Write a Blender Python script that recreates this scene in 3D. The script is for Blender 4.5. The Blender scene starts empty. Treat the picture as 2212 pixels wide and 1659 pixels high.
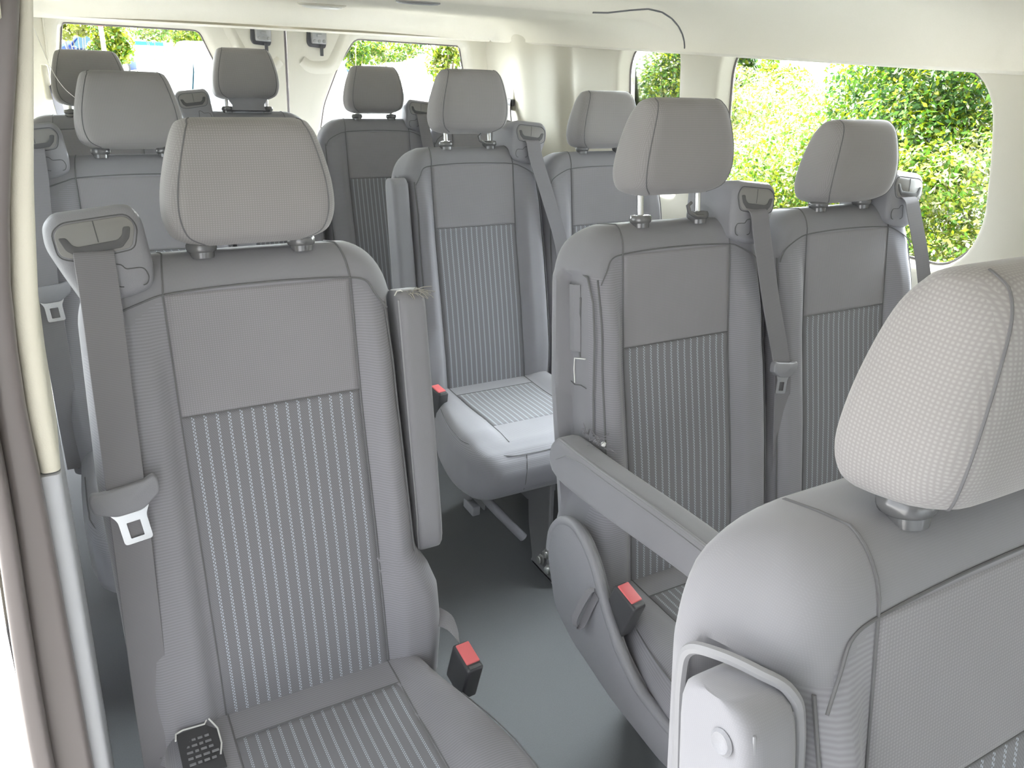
import bpy, math, random
import numpy as np
from mathutils import Vector, Matrix
random.seed(7)
PI = math.pi
D = bpy.data
COL = bpy.context.scene.collection
scene = bpy.context.scene

# ------------------------------------------------------------------ camera
CAM = Vector((-0.6395, -1.16, 1.4197))
CR = Vector((0.87085465, -0.48881264, 0.05171442))
CU = Vector((0.15385427, 0.37099066, 0.91580281))
CF = Vector((0.46684155, 0.78957466, -0.39828485))
FPX = 1708.16
cd = D.cameras.new('camera'); cam = D.objects.new('camera', cd); COL.objects.link(cam)
cd.sensor_fit = 'HORIZONTAL'; cd.sensor_width = 36.0; cd.lens = FPX / 2212 * 36.0
cd.clip_start = 0.02; cd.clip_end = 400
cam.matrix_world = Matrix(((CR.x, CU.x, -CF.x, CAM.x), (CR.y, CU.y, -CF.y, CAM.y), (CR.z, CU.z, -CF.z, CAM.z), (0, 0, 0, 1)))
scene.camera = cam

def at(px, py, axis, val):
    """point of the photographed plane (axis = val) seen at a pixel of the photograph"""
    d = CF * FPX + CR * (px - 1106) - CU * (py - 829.5)
    return CAM + d * ((val - CAM[axis]) / d[axis])

# ------------------------------------------------------------------ materials
def newmat(name):
    m = D.materials.new(name); m.use_nodes = True
    nt = m.node_tree; nt.nodes.clear()
    out = nt.nodes.new('ShaderNodeOutputMaterial')
    return m, nt, out

def N(nt, t, **k):
    n = nt.nodes.new(t)
    for a, b in k.items():
        setattr(n, a, b)
    return n

def math_node(nt, op, a, b=None):
    n = nt.nodes.new('ShaderNodeMath'); n.operation = op
    for i, v in enumerate((a, b)):
        if v is None: continue
        if isinstance(v, (int, float)): n.inputs[i].default_value = v
        else: nt.links.new(v, n.inputs[i])
    return n.outputs[0]

def principled(nt, out, col, rough, metal=0, sheen=0, spec=.5):
    p = nt.nodes.new('ShaderNodeBsdfPrincipled')
    p.inputs['Base Color'].default_value = (*col, 1)
    p.inputs['Roughness'].default_value = rough
    p.inputs['Metallic'].default_value = metal
    p.inputs['Specular IOR Level'].default_value = spec
    if sheen: p.inputs['Sheen Weight'].default_value = sheen
    nt.links.new(p.outputs[0], out.inputs[0])
    return p

def mixcol(nt, fac, a, b):
    n = nt.nodes.new('ShaderNodeMix'); n.data_type = 'RGBA'
    if isinstance(fac, float): n.inputs[0].default_value = fac
    else: nt.links.new(fac, n.inputs[0])
    for i, v in ((6, a), (7, b)):
        if isinstance(v, tuple): n.inputs[i].default_value = (*v, 1)
        else: nt.links.new(v, n.inputs[i])
    return n.outputs[2]

def plain(name, col, rough=.5, metal=0, noise=0, scale=40, bump=0, spec=.5, bscale=400):
    m, nt, out = newmat(name)
    p = principled(nt, out, col, rough, metal, spec=spec)
    if noise or bump:
        tc = N(nt, 'ShaderNodeTexCoord')
        if noise:
            no = N(nt, 'ShaderNodeTexNoise'); no.inputs['Scale'].default_value = scale; no.inputs['Detail'].default_value = 5
            nt.links.new(tc.outputs['Object'], no.inputs['Vector'])
            lo = tuple(c * (1 - noise) for c in col); hi = tuple(min(1, c * (1 + noise)) for c in col)
            nt.links.new(mixcol(nt, no.outputs['Fac'], lo, hi), p.inputs['Base Color'])
        if bump:
            nb = N(nt, 'ShaderNodeTexNoise'); nb.inputs['Scale'].default_value = bscale
            nt.links.new(tc.outputs['Object'], nb.inputs['Vector'])
            bp = N(nt, 'ShaderNodeBump'); bp.inputs['Strength'].default_value = bump; bp.inputs['Distance'].default_value = .001
            nt.links.new(nb.outputs['Fac'], bp.inputs['Height']); nt.links.new(bp.outputs[0], p.inputs['Normal'])
    return m

def xyz(nt):
    tc = N(nt, 'ShaderNodeTexCoord'); s = N(nt, 'ShaderNodeSeparateXYZ')
    nt.links.new(tc.outputs['Object'], s.inputs[0])
    return tc, s.outputs[0], s.outputs[1], s.outputs[2]

def fabric(name, col, px, pz, contrast, noise=.08, sheen=.25, ky=1.0):
    """woven cloth: cross ribs of period px (across) and pz (up the back / along the cushion)"""
    m, nt, out = newmat(name)
    p = principled(nt, out, col, .92, sheen=sheen, spec=.15)
    tc, x, y, z = xyz(nt)
    # the weave runs along whichever way the cloth faces
    ge = N(nt, 'ShaderNodeNewGeometry'); sn = N(nt, 'ShaderNodeSeparateXYZ'); nt.links.new(ge.outputs['Normal'], sn.inputs[0])
    up = math_node(nt, 'GREATER_THAN', math_node(nt, 'ABSOLUTE', sn.outputs[2]), .72)
    sd = math_node(nt, 'GREATER_THAN', math_node(nt, 'ABSOLUTE', sn.outputs[0]), .72)
    def pick(f, a, b): return math_node(nt, 'ADD', math_node(nt, 'MULTIPLY', f, b), math_node(nt, 'MULTIPLY', math_node(nt, 'SUBTRACT', 1.0, f), a))
    v = pick(up, z, y); x = pick(sd, x, y)
    a = math_node(nt, 'SINE', math_node(nt, 'MULTIPLY', v, 2 * PI / pz))
    if px:
        b = math_node(nt, 'SINE', math_node(nt, 'MULTIPLY', x, 2 * PI / px))
        a = math_node(nt, 'MULTIPLY', math_node(nt, 'ADD', math_node(nt, 'ADD', a, b), math_node(nt, 'MULTIPLY', a, b)), .45)
    f = math_node(nt, 'ADD', math_node(nt, 'MULTIPLY', a, .5), .5)
    no = N(nt, 'ShaderNodeTexNoise'); no.inputs['Scale'].default_value = 9; no.inputs['Detail'].default_value = 8
    nt.links.new(tc.outputs['Object'], no.inputs['Vector'])
    lo = tuple(c * (1 - contrast) for c in col); hi = tuple(min(1, c * (1 + contrast)) for c in col)
    c1 = mixcol(nt, f, lo, hi)
    c2 = mixcol(nt, no.outputs['Fac'], (1 - noise,) * 3, (1 + noise,) * 3)
    mu = nt.nodes.new('ShaderNodeMix'); mu.data_type = 'RGBA'; mu.blend_type = 'MULTIPLY'; mu.inputs[0].default_value = 1
    nt.links.new(c1, mu.inputs[6]); nt.links.new(c2, mu.inputs[7])
    nt.links.new(mu.outputs[2], p.inputs['Base Color'])
    return m

def striped(name, base, dot):
    """cloth with narrow columns of small pale woven dots"""
    m, nt, out = newmat(name)
    p = principled(nt, out, base, .9, sheen=.2, spec=.15)
    tc, x, y, z = xyz(nt)
    v = math_node(nt, 'SUBTRACT', z, y)
    per = .0166
    u = math_node(nt, 'FRACT', math_node(nt, 'ADD', math_node(nt, 'DIVIDE', x, per), 100.5))
    def band(lo, hi, off):
        a = math_node(nt, 'MULTIPLY', math_node(nt, 'GREATER_THAN', u, lo), math_node(nt, 'LESS_THAN', u, hi))
        w = math_node(nt, 'FRACT', math_node(nt, 'ADD', math_node(nt, 'DIVIDE', v, .0040), 500 + off))
        return math_node(nt, 'MULTIPLY', a, math_node(nt, 'GREATER_THAN', w, .42))
    f = math_node(nt, 'MAXIMUM', band(.38, .475, 0.0), band(.515, .61, .5))
    tw = math_node(nt, 'SINE', math_node(nt, 'MULTIPLY', math_node(nt, 'ADD', x, v), 2 * PI / .003))
    g = math_node(nt, 'ADD', math_node(nt, 'MULTIPLY', tw, .5), .5)
    b2 = mixcol(nt, g, tuple(c * .9 for c in base), tuple(c * 1.1 for c in base))
    nt.links.new(mixcol(nt, f, b2, dot), p.inputs['Base Color'])
    return m

def glassmat(name, tint=(1, 1, 1)):
    m, nt, out = newmat(name)
    t = N(nt, 'ShaderNodeBsdfTransparent'); t.inputs[0].default_value = (*tint, 1)
    g = N(nt, 'ShaderNodeBsdfGlossy'); g.inputs['Roughness'].default_value = .02
    lw = N(nt, 'ShaderNodeFresnel'); lw.inputs[0].default_value = 1.25
    mx = N(nt, 'ShaderNodeMixShader')
    nt.links.new(lw.outputs[0], mx.inputs[0]); nt.links.new(t.outputs[0], mx.inputs[1]); nt.links.new(g.outputs[0], mx.inputs[2])
    nt.links.new(mx.outputs[0], out.inputs[0])
    return m

def leafmat(name, col, trans=.45):
    m, nt, out = newmat(name)
    tc = N(nt, 'ShaderNodeTexCoord'); no = N(nt, 'ShaderNodeTexNoise'); no.inputs['Scale'].default_value = 14
    nt.links.new(tc.outputs['Object'], no.inputs['Vector'])
    c = mixcol(nt, no.outputs['Fac'], tuple(v * .6 for v in col), tuple(min(1, v * 1.4) for v in col))
    p = nt.nodes.new('ShaderNodeBsdfPrincipled'); p.inputs['Roughness'].default_value = .35
    t = N(nt, 'ShaderNodeBsdfTranslucent')
    mx = N(nt, 'ShaderNodeMixShader'); mx.inputs[0].default_value = trans
    nt.links.new(c, p.inputs['Base Color']); nt.links.new(c, t.inputs[0])
    nt.links.new(p.outputs[0], mx.inputs[1]); nt.links.new(t.outputs[0], mx.inputs[2]); nt.links.new(mx.outputs[0], out.inputs[0])
    return m

M = {}  # seat fabrics lighter than their charcoal: lens haze is put into the base colours
M['rib'] = fabric('grey_rib_fabric', (0.290, 0.286, 0.310), 0, .0042, .09)
M['weave'] = fabric('grey_weave_fabric', (0.317, 0.304, 0.303), .0033, .0030, .16, ky=.2)
M['smooth'] = fabric('grey_smooth_fabric', (0.278, 0.276, 0.296), .0016, .0016, .04)
M['stripe'] = striped('striped_fabric', (.225, .223, .24), (.52, .56, .64))
M['stitch'] = plain('stitching_thread', (0.165, 0.165, 0.172), .8)
M['piping'] = plain('piping_vinyl', (0.276, 0.276, 0.290), .5)
M['plastic'] = plain('grey_plastic', (.29, .29, .312), .42, bump=.3, bscale=900)
M['plastic_light'] = plain('light_grey_plastic', (.26, .255, .25), .45)
M['black'] = plain('black_plastic', (0.072, 0.072, 0.077), .35)
M['slot'] = plain('slot_dark', (.11, .11, .115), .6)
M['darkmetal'] = plain('dark_painted_steel', (0.246, 0.246, 0.254), .35, .2)
M['steel'] = plain('bright_steel', (.75, .75, .76), .22, 1)
M['latchsteel'] = plain('zinc_latch', (.42, .42, .41), .42, .6)
M['collar'] = plain('grey_guide', (.20, .20, .205), .22, .35)
M['belt'] = fabric('belt_webbing', (.245, .238, .256), .0, .0022, .10, .05, .1)
M['red'] = plain('red_button', (.84, .19, .20), .35)
M['cream'] = plain('cream_trim', (.68, .65, .545), .6, bump=.25, bscale=600)
M['liner'] = plain('headliner_cloth', (.89, .855, .74), .95, noise=.02, scale=300, bump=.3, bscale=700)
M['lowtrim'] = plain('lower_grey_trim', (.42, .43, .45), .5)
M['floor'] = plain('grey_floor_vinyl', (.118, .123, .130), .85, noise=.10, scale=300, bump=.2)
M['thread'] = plain('pale_frayed_thread', (.36, .345, .31), .9)
M['rubber'] = plain('rubber_seal', (.17, .15, .145), .35)
M['glass'] = glassmat('window_glass', (.97, .99, .98))
M['white'] = plain('white_label_thread', (.85, .85, .83), .8)
M['lens'] = plain('lamp_lens', (.85, .85, .80), .3)
M['concrete'] = plain('pale_concrete', (.10, .098, .095), .9, noise=.06, scale=2)
M['carwhite'] = plain('white_car_paint', (.85, .86, .87), .2)
M['carblue'] = plain('blue_car_paint', (.03, .06, .22), .2)
M['cardark'] = plain('dark_car_paint', (.06, .065, .08), .2)
M['carglass'] = plain('blue_car_glass', (.02, .06, .085), .4, spec=.15)
M['tyre'] = plain('tyre_rubber', (.03, .03, .03), .8)
M['signred'] = plain('sign_red', (.75, .07, .05), .5)
M['signwhite'] = plain('sign_white', (.85, .85, .85), .5)
M['bluebin'] = plain('blue_panel', (.05, .30, .62), .5)
M['bark'] = plain('bark', (.30, .24, .17), .9)
M['leaf_dark'] = leafmat('leaf_dark', (.024, .068, .014))
M['leaf_mid'] = leafmat('leaf_mid', (.058, .140, .010))
M['leaf_lime'] = leafmat('leaf_lime', (0.171, 0.216, 0.007))
M['leaf_pale'] = leafmat('leaf_pale', (0.194, 0.216, 0.050))  # paleness partly stands in for overexposed sunlit leaves
M['flower'] = leafmat('flower_cream', (0.302, 0.295, 0.209), .3)  # cream blossom, partly put in for leaves bleached by sunlight

# ------------------------------------------------------------------ mesh helpers
def link(name, me, mat, parent=None):
    if mat and len(me.materials) == 0: me.materials.append(mat)
    o = D.objects.new(name, me); COL.objects.link(o)
    if parent: o.parent = parent
    return o

def mk(verts, faces, mats=None, smooth=True, angle=42, midx=None):
    me = D.meshes.new('mesh'); me.from_pydata([tuple(v) for v in verts], [], faces)
    me.validate(); me.update()
    if smooth:
        me.shade_smooth()
        me.set_sharp_from_angle(angle=math.radians(angle))
    return me

class G:
    """collects shapes into one mesh"""
    def __init__(s): s.v = []; s.f = []
    def add(s, v, f):
        o = len(s.v); s.v += [Vector(p) for p in v]; s.f += [tuple(i + o for i in q) for q in f]; return s
    def loft(s, rings, cap0=True, cap1=True, closed=True):
        n = len(rings[0]); v = []; f = []
        for r in rings: v += list(r)
        for k in range(len(rings) - 1):
            for i in range(n if closed else n - 1):
                j = (i + 1) % n
                f.append((k * n + i, k * n + j, (k + 1) * n + j, (k + 1) * n + i))
        if cap0: f.append(tuple(range(n - 1, -1, -1)))
        if cap1: f.append(tuple(range((len(rings) - 1) * n, len(rings) * n)))
        return s.add(v, f)
    def tube(s, pts, r, n=8, closed=False):
        pts = [Vector(p) for p in pts]; rings = []
        m = len(pts); up = None
        for i, p in enumerate(pts):
            if closed: t = pts[(i + 1) % m] - pts[i - 1]
            else: t = pts[min(i + 1, m - 1)] - pts[max(i - 1, 0)]
            t.normalize()
            if up is None:
                up = Vector((0, 0, 1)) if abs(t.z) < .9 else Vector((1, 0, 0))
            a = t.cross(up); a.normalize(); b = t.cross(a); up = -b if b.dot(up) < 0 else b
            b = t.cross(a)
            rr = r[i] if isinstance(r, (list, tuple)) else r
            rings.append([p + a * rr * math.cos(2 * PI * k / n) + b * rr * math.sin(2 * PI * k / n) for k in range(n)])
        if closed: rings.append(rings[0]); return s.loft(rings, False, False)
        return s.loft(rings)
    def lathe(s, prof, o, axis, n=24):
        o = Vector(o); ax = Vector(axis).normalized(); a = ax.orthogonal().normalized(); b = ax.cross(a)
        return s.loft([[o + ax * h + a * max(r, 1e-4) * math.cos(2 * PI * k / n) + b * max(r, 1e-4) * math.sin(2 * PI * k / n) for k in range(n)] for r, h in prof])
    def prism(s, poly, n0, n1, fn, bev=0):
        """polygon (2-D) swept from n0 to n1 (n1 = seen side) through fn(a, b, n)"""
        rings = [[fn(a, b, n0) for a, b in poly]]
        if bev:
            rings.append([fn(a, b, n1 - bev if n1 > n0 else n1 + bev) for a, b in poly])
            q = inset(poly, bev * .35); e = bev * .35
            rings.append([fn(a, b, n1 - e if n1 > n0 else n1 + e) for a, b in q])
            q = inset(poly, bev)
            rings.append([fn(a, b, n1) for a, b in q])
        else: rings.append([fn(a, b, n1) for a, b in poly])
        return s.loft(rings)
    def box(s, c, h, r=0):
        c = Vector(c); r = min(r, *[k * .95 for k in h])
        if r <= 0:
            return s.loft([[c + Vector((sx * h[0], sy * h[1], sz * h[2])) for sx, sy in ((-1, -1), (1, -1), (1, 1), (-1, 1))] for sz in (-1, 1)])
        rings = []
        for k in range(5):
            a = -PI / 2 + PI / 2 * k / 4; ins = r * (1 - math.cos(a)); rings.append((-h[2] + r + r * math.sin(a), ins))
        rings += [(-z, i) for z, i in rings[::-1]]
        out = []
        for z, ins in rings:
            out.append([c + Vector((x, y, z)) for x, y in rrect(h[0] - ins, h[1] - ins, max(r - ins, .0004), 5)])
        return s.loft(out)
    def mesh(s, **k): return mk(s.v, s.f, **k)
    def build(s, name, mat, parent=None, **k): return link(name, s.mesh(**k), mat, parent)

def rrect(hx, hy, r, n=5, nx=0, ny=0):
    """rounded rectangle, counter-clockwise from lower right"""
    p = []
    for cx, cy, a0, seg in ((hx - r, -hy + r, -90, 'y'), (hx - r, hy - r, 0, 'x'), (-hx + r, hy - r, 90, 'y'), (-hx + r, -hy + r, 180, 'x')):
        for k in range(n + 1):
            a = math.radians(a0 + 90 * k / n); p.append((cx + r * math.cos(a), cy + r * math.sin(a)))
        m = nx if seg == 'x' else ny
        if m:
            e = p[-1]
            q = {(1, 'y'): (hx, hy - r), (1, 'x'): (-hx + r, hy), (-1, 'y'): (-hx, -hy + r), (-1, 'x'): (hx - r, -hy)}[(1 if seg == 'y' and cx > 0 or seg == 'x' and cy > 0 else -1, seg)]
            for k in range(1, m + 1):
                t = k / (m + 1); p.append((e[0] + (q[0] - e[0]) * t, e[1] + (q[1] - e[1]) * t))
    return p

def area2(p): return sum(p[i][0] * p[(i + 1) % len(p)][1] - p[(i + 1) % len(p)][0] * p[i][1] for i in range(len(p)))
def inset(poly, d):
    sg = 1 if area2(poly) > 0 else -1; out = []; n = len(poly)
    for i in range(n):
        a, b, c = Vector(poly[i - 1]), Vector(poly[i]), Vector(poly[(i + 1) % n])
        e1 = (b - a).normalized() if (b - a).length > 1e-9 else Vector((1, 0)); e2 = (c - b).normalized() if (c - b).length > 1e-9 else e1
        n1 = Vector((-e1.y, e1.x)) * sg; n2 = Vector((-e2.y, e2.x)) * sg
        m = n1 + n2
        if m.length < 1e-6: m = n1
        m.normalize(); k = max(.5, m.dot(n1)); out.append(tuple(b + m * d / k))
    return out
def roundpoly(pts, r, k=4):
    out = []; n = len(pts)
    for i in range(n):
        a, b, c = Vector(pts[i - 1]), Vector(pts[i]), Vector(pts[(i + 1) % n])
        rr = min(r, (a - b).length * .45, (c - b).length * .45)
        p = b + (a - b).normalized() * rr; q = b + (c - b).normalized() * rr
        for t in range(k + 1):
            u = t / k; out.append(tuple(p * (1 - u) ** 2 + b * 2 * u * (1 - u) + q * u * u))
    return out
def lerp(x, tab):
    if x <= tab[0][0]: return tab[0][1]
    for (a, u), (b, v) in zip(tab, tab[1:]):
        if x <= b: return u + (v - u) * (x - a) / (b - a)
    return tab[-1][1]
def ss(a, b, x):
    t = max(0, min(1, (x - a) / (b - a))); return t * t * (3 - 2 * t)
def crom(pts, m):
    """Catmull-Rom through points (tuples)"""
    P = [Vector(p) for p in pts]; out = []
    for i in range(len(P) - 1):
        p0, p1, p2, p3 = P[max(i - 1, 0)], P[i], P[i + 1], P[min(i + 2, len(P) - 1)]
        for k in range(m):
            t = k / m
            out.append(.5 * ((2 * p1) + (p2 - p0) * t + (2 * p0 - 5 * p1 + 4 * p2 - p3) * t * t + (3 * p1 - p0 - 3 * p2 + p3) * t ** 3))
    out.append(P[-1]); return out

def tag(o, label=None, cat=None, group=None, kind=None):
    if label: o['label'] = label
    if cat: o['category'] = cat
    if group: o['group'] = group
    if kind: o['kind'] = kind
    return o
def empty(name, loc, label, cat, group=None, rz=0):
    o = D.objects.new(name, None); COL.objects.link(o); o.location = loc; o.rotation_euler = (0, 0, rz); o.empty_display_size = .1
    return tag(o, label, cat, group)

# ------------------------------------------------------------------ seats
REC = math.radians(10.9); SN, CS = math.sin(REC), math.cos(REC); ZC = 1.12
def S(x, s, n): return Vector((x, s * SN - n * CS, ZC + s * CS + n * SN))
AX = Vector((0, SN, CS)); NN = Vector((0, -CS, SN))

def wid(s, arm):
    if arm == 1: w = lerp(s, ((-.74, .228), (-.66, .238), (-.58, .237), (-.535, .222), (-.50, .202), (-.3, .200), (-.1, .196)))
    else: w = lerp(s, ((-.74, .226), (-.6, .234), (-.3, .234), (-.1, .224)))
    if arm == 2: w += .014
    if s > -.10: w -= (.092 if arm != 1 else .07) * (1 - math.sqrt(max(0, 1 - ((s + .10) / .1065) ** 2)))
    return w
def nfr(s):
    n = lerp(s, ((-.74, .050), (-.6, .050), (-.45, .044), (-.25, .030), (-.05, .030)))
    if s > -.048: n -= .045 * (1 - math.sqrt(max(0, 1 - ((s + .048) / .0545) ** 2)))
    return n
def nbk(s):
    n = lerp(s, ((-.74, -.075), (-.3, -.09), (-.05, -.088)))
    if s > -.04: n += .035 * (1 - math.sqrt(max(0, 1 - ((s + .04) / .0465) ** 2)))
    return n
def bump(x, s, w):
    ax = abs(x)
    k = ss(-.05, -.20, s) * (1 - .45 * ss(-.62, -.74, s))
    return .024 * k * ss(.1325, .163, ax) * (1 - .35 * ss(w - .04, w, ax))
def FN(x, s): return nfr(s) + bump(x, s, .23)

CACHE = {}
def cached(key, fn):
    if key not in CACHE: CACHE[key] = fn()
    return CACHE[key]

def backrest_mesh(aL, aR):
    g = G(); rings = []
    ss_ = [-.74 + .02 * k for k in range(32)] + [-.10, -.085, -.074, -.068, -.062, -.056, -.050, -.045, -.035, -.025, -.016, -.009, -.003, .001, .004]
    for s in ss_:
        wl, wr = wid(s, aL), wid(s, aR); f, b = nfr(s), nbk(s)
        th = f - b; r = min(.034, th * .48); pts = []
        cx, hx = (wr - wl) / 2, (wr + wl) / 2
        for x, n in rrect(hx, th / 2, r, 5, 44, 12):
            x += cx; wq = max(0, min(1, (n - (th / 2 - r)) / r))
            nn_ = n + (f + b) / 2
            w_ = wr if x > 0 else wl
            if (aR if x > 0 else aL) == 1:      # the armrest folds into a recess; the shell behind it is wider
                wb = max(w_, lerp(s, ((-.74, .228), (-.3, .232), (-.1, .224))) - (.092 * (1 - math.sqrt(max(0, 1 - ((s + .10) / .1065) ** 2))) if s > -.10 else 0))
                k = ss(-.084, -.074, s)
                tt = (1 - ss(-.050, -.042, nn_)) * (1 - k) + max(0, min(1, 1 - (nn_ + .085) / .115)) * k
                x += (1 if x > 0 else -1) * (wb - w_) * tt * ss(.10, .17, abs(x))
            nn_ += bump(x, s, w_) * wq
            pts.append(S(x, s, nn_))
        rings.append(pts)
    c = sum(rings[-1], Vector()) / len(rings[-1])
    rings.append([c + (p - c) * .6 + AX * .0012 for p in rings[-1]])
    g.loft(rings)
    me = g.mesh(angle=60); me.materials.append(M['rib']); me.materials.append(M['smooth'])
    for p in me.polygons:      # ribbed cloth on the bolsters, smooth cloth over the top, sides and back
        c = p.center - Vector((0, 0, ZC)); s_ = c.dot(AX); n_ = c.dot(NN)
        p.material_index = 0 if (s_ < -.047 - .05 * max(0, abs(c.x) - .12) / .08 and n_ > nfr(s_) - .018) else 1
    return me

def patch_mesh(x0, x1, s0, s1, eps, nx=26, ns=30, fn=None):
    fn = fn or (lambda x, s, e: S(x, s, FN(x, s) + e))
    g = G(); rows = []
    xs = [x0 - .0012, x0 + .0008] + [x0 + (x1 - x0) * k / nx for k in range(1, nx)] + [x1 - .0008, x1 + .0012]
    sv = [s0 - .0012, s0 + .0008] + [s0 + (s1 - s0) * k / ns for k in range(1, ns)] + [s1 - .0008, s1 + .0012]
    for j, s in enumerate(sv):
        rows.append([fn(x, s, -.004 if (i in (0, len(xs) - 1) or j in (0, len(sv) - 1)) else eps) for i, x in enumerate(xs)])
    g.loft(rows, False, False, closed=False)
    return g.mesh(angle=80)

def stitch_mesh(aL, aR):
    g = G()
    def line(pts, r=.0013):
        g.tube([S(x, s, n + .0008) for x, s, n in pts], r, 6)
    wl, wr = wid(-.10, aL), wid(-.10, aR)
    top = [(-wl + .012, -.098), (-wl + .028, -.075), (-.155, -.054), (-.125, -.047), (-.06, -.0435), (0, -.0425), (.06, -.0435), (.125, -.047), (.155, -.054), (wr - .028, -.075), (wr - .012, -.098)]
    t = crom([(x, s, 0) for x, s in top], 5)
    line([(p.x, p.y, FN(p.x, p.y)) for p in t])
    for sg in (-1, 1):
        line([(sg * .1315, s, FN(sg * .1315, s)) for s in [-.047 - .0275 * k for k in range(25)]])
        line([(sg * x, s, n) for x, s, n in ((.131, -.047, .030), (.1295, -.035, .0288), (.128, -.022, .0245), (.1265, -.012, .0188), (.125, -.004, .0118), (.1235, .001, .005), (.122, .0046, -.003), (.121, .0052, -.030), (.122, .0045, -.060), (.124, -.006, -.078), (.125, -.03, -.088))])
        w = wid(-.3, aL if sg < 0 else aR)
        line([(sg * (wid(s, aL if sg < 0 else aR) - .012), s, nfr(s) + bump(w - .012, s, w) - .0085) for s in [-.09 - .0275 * k for k in range(16 if (aL if sg < 0 else aR) == 1 else 24)]], .0016)
    line([(x, -.2215, FN(x, -.2215)) for x in [-.13 + .02 * k for k in range(14)]], .0010)
    return g.mesh()

HPROF = [(0, .074, .022, .022), (.035, .092, .038, .036), (.10, .107, .049, .045), (.25, .1145, .055, .049), (.45, .113, .055, .048), (.65, .106, .051, .045), (.82, .098, .045, .040), (.92, .092, .036, .032), (.975, .085, .023, .021), (1, .070, .007, .007)]
HB, HH = .013, .168
def headrest_mesh():
    g = G(); rings = []
    for h, w, df, db in [tuple(v) for v in crom4(HPROF, 4)]:
        th = df + db; pts = []
        r = min(.03, th * .48)
        for x, n in rrect(w, th / 2, r, 5, 12, 2):
            crown = .004 * (1 - (x / w) ** 2) * (1 if n > 0 else 0)
            pts.append(S(x, HB + HH * h, n + (df - db) / 2 + .001 + .19 * HH * h + crown))
        rings.append(pts)
    g.loft(rings)
    return g.mesh(angle=70)
def crom4(tab, m):
    out = []
    for i in range(len(tab) - 1):
        p0, p1, p2, p3 = (np.array(tab[max(i - 1, 0)]), np.array(tab[i]), np.array(tab[i + 1]), np.array(tab[min(i + 2, len(tab) - 1)]))
        for k in range(m):
            t = k / m; out.append(.5 * (2 * p1 + (p2 - p0) * t + (2 * p0 - 5 * p1 + 4 * p2 - p3) * t * t + (3 * p1 - p0 - 3 * p2 + p3) * t ** 3))
    out.append(np.array(tab[-1])); return [list(map(float, o)) for o in out]
def headrest_seam(sd):
    g = G()
    for sg in (sd,):
        for side in (1,):
            pts = []
            for h, w, df, db in crom4(HPROF, 4)[2:-2]:
                th = df + db; r = min(.03, th * .48); x = w - r * .5
                n = df - r + math.sqrt(max(0, r * r - (x - (w - r)) ** 2))
                pts.append(S(sg * x, HB + HH * h, n + .001 + .19 * HH * h + .0006))
            g.tube(pts, .0012, 6)
    return g.mesh()

def post_mesh(): return G().tube([AX * 0 - AX * .04, AX * .0, AX * .10], .0062, 12).mesh()
def collar_mesh():
    return G().lathe([(.0001, -.008), (.016, -.008), (.0165, 0), (.0195, .002), (.0208, .006), (.0205, .011), (.0185, .0145), (.012, .0155), (.009, .0135), (.0001, .0135)], (0, 0, 0), AX).mesh(angle=50)

RET = [(.140, -.034), (.137, -.006), (.144, .058), (.157, .075), (.246, .066), (.258, .052), (.259, .026), (.246, -.006), (.228, -.046), (.212, -.052), (.165, -.044)]
def mir(sg, sh): return lambda a, b, n: S(sg * (a + sh), b, n)
def fixw(poly, sg): return poly if (area2(poly) > 0) == (sg > 0) else poly[::-1]
def retractor_mesh(sg, sh):
    g = G(); fn = mir(sg, sh)
    p = roundpoly(RET, .014); g.prism(p, -.085, .046, fn, .012)
    return g.mesh(angle=50)
def guide_mesh(sg, sh):
    g = G(); fn = mir(sg, sh)
    g.prism(roundpoly([(.153, .048), (.163, .060), (.236, .052), (.247, .042), (.244, .014), (.226, .008), (.160, .019)], .008), .044, .0485, fn, .0012)
    return g.mesh()
def slot_mesh(sg, sh):
    g = G(); fn = mir(sg, sh)
    g.prism(roundpoly([(.243, .036), (.234, .036), (.228, .026), (.222, .024), (.176, .030), (.170, .036), (.168, .046), (.159, .046), (.162, .032), (.172, .020), (.226, .013), (.236, .020)], .003), .046, .0496, fn, .0006)
    return g.mesh()
def lines_mesh(sg, sh):
    g = G(); fn = mir(sg, sh)
    q = roundpoly([(.150, .046), (.161, .0625), (.237, .0545), (.2495, .043), (.246, .011), (.226, .0055), (.157, .017)], .009)
    g.tube([fn(a, b, .0462) for a, b in q], .0008, 5, True)
    g.tube([fn(.2015, .0555, .0487), fn(.1985, .0285, .0487)], .0007, 5)
    q = roundpoly([(.149, -.030), (.145, -.020), (.150, -.007), (.172, -.008), (.176, -.002), (.186, .0), (.186, -.031)], .009)
    g.tube([fn(a, b, .0462) for a, b in q], .0008, 5)
    return g.mesh()

def ribbon(pts, w, t=.0016, wdir=(1, 0, 0), mat='belt', name='seat_belt', parent=None, hem=True):
    pts = [Vector(p) for p in pts]; W = Vector(wdir); rings = []
    for i, p in enumerate(pts):
        tg = (pts[min(i + 1, len(pts) - 1)] - pts[max(i - 1, 0)]).normalized()
        ww = (W - tg * W.dot(tg)).normalized(); nn = tg.cross(ww).normalized()
        rings.append([p + ww * (w / 2) * a + nn * t * b for a, b in ((-1, -.3), (-.97, .5), (.97, .5), (1, -.3), (.97, -.5), (-.97, -.5))])
    g = G().loft(rings)
    return g.build(name, M[mat], parent, angle=30)

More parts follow.
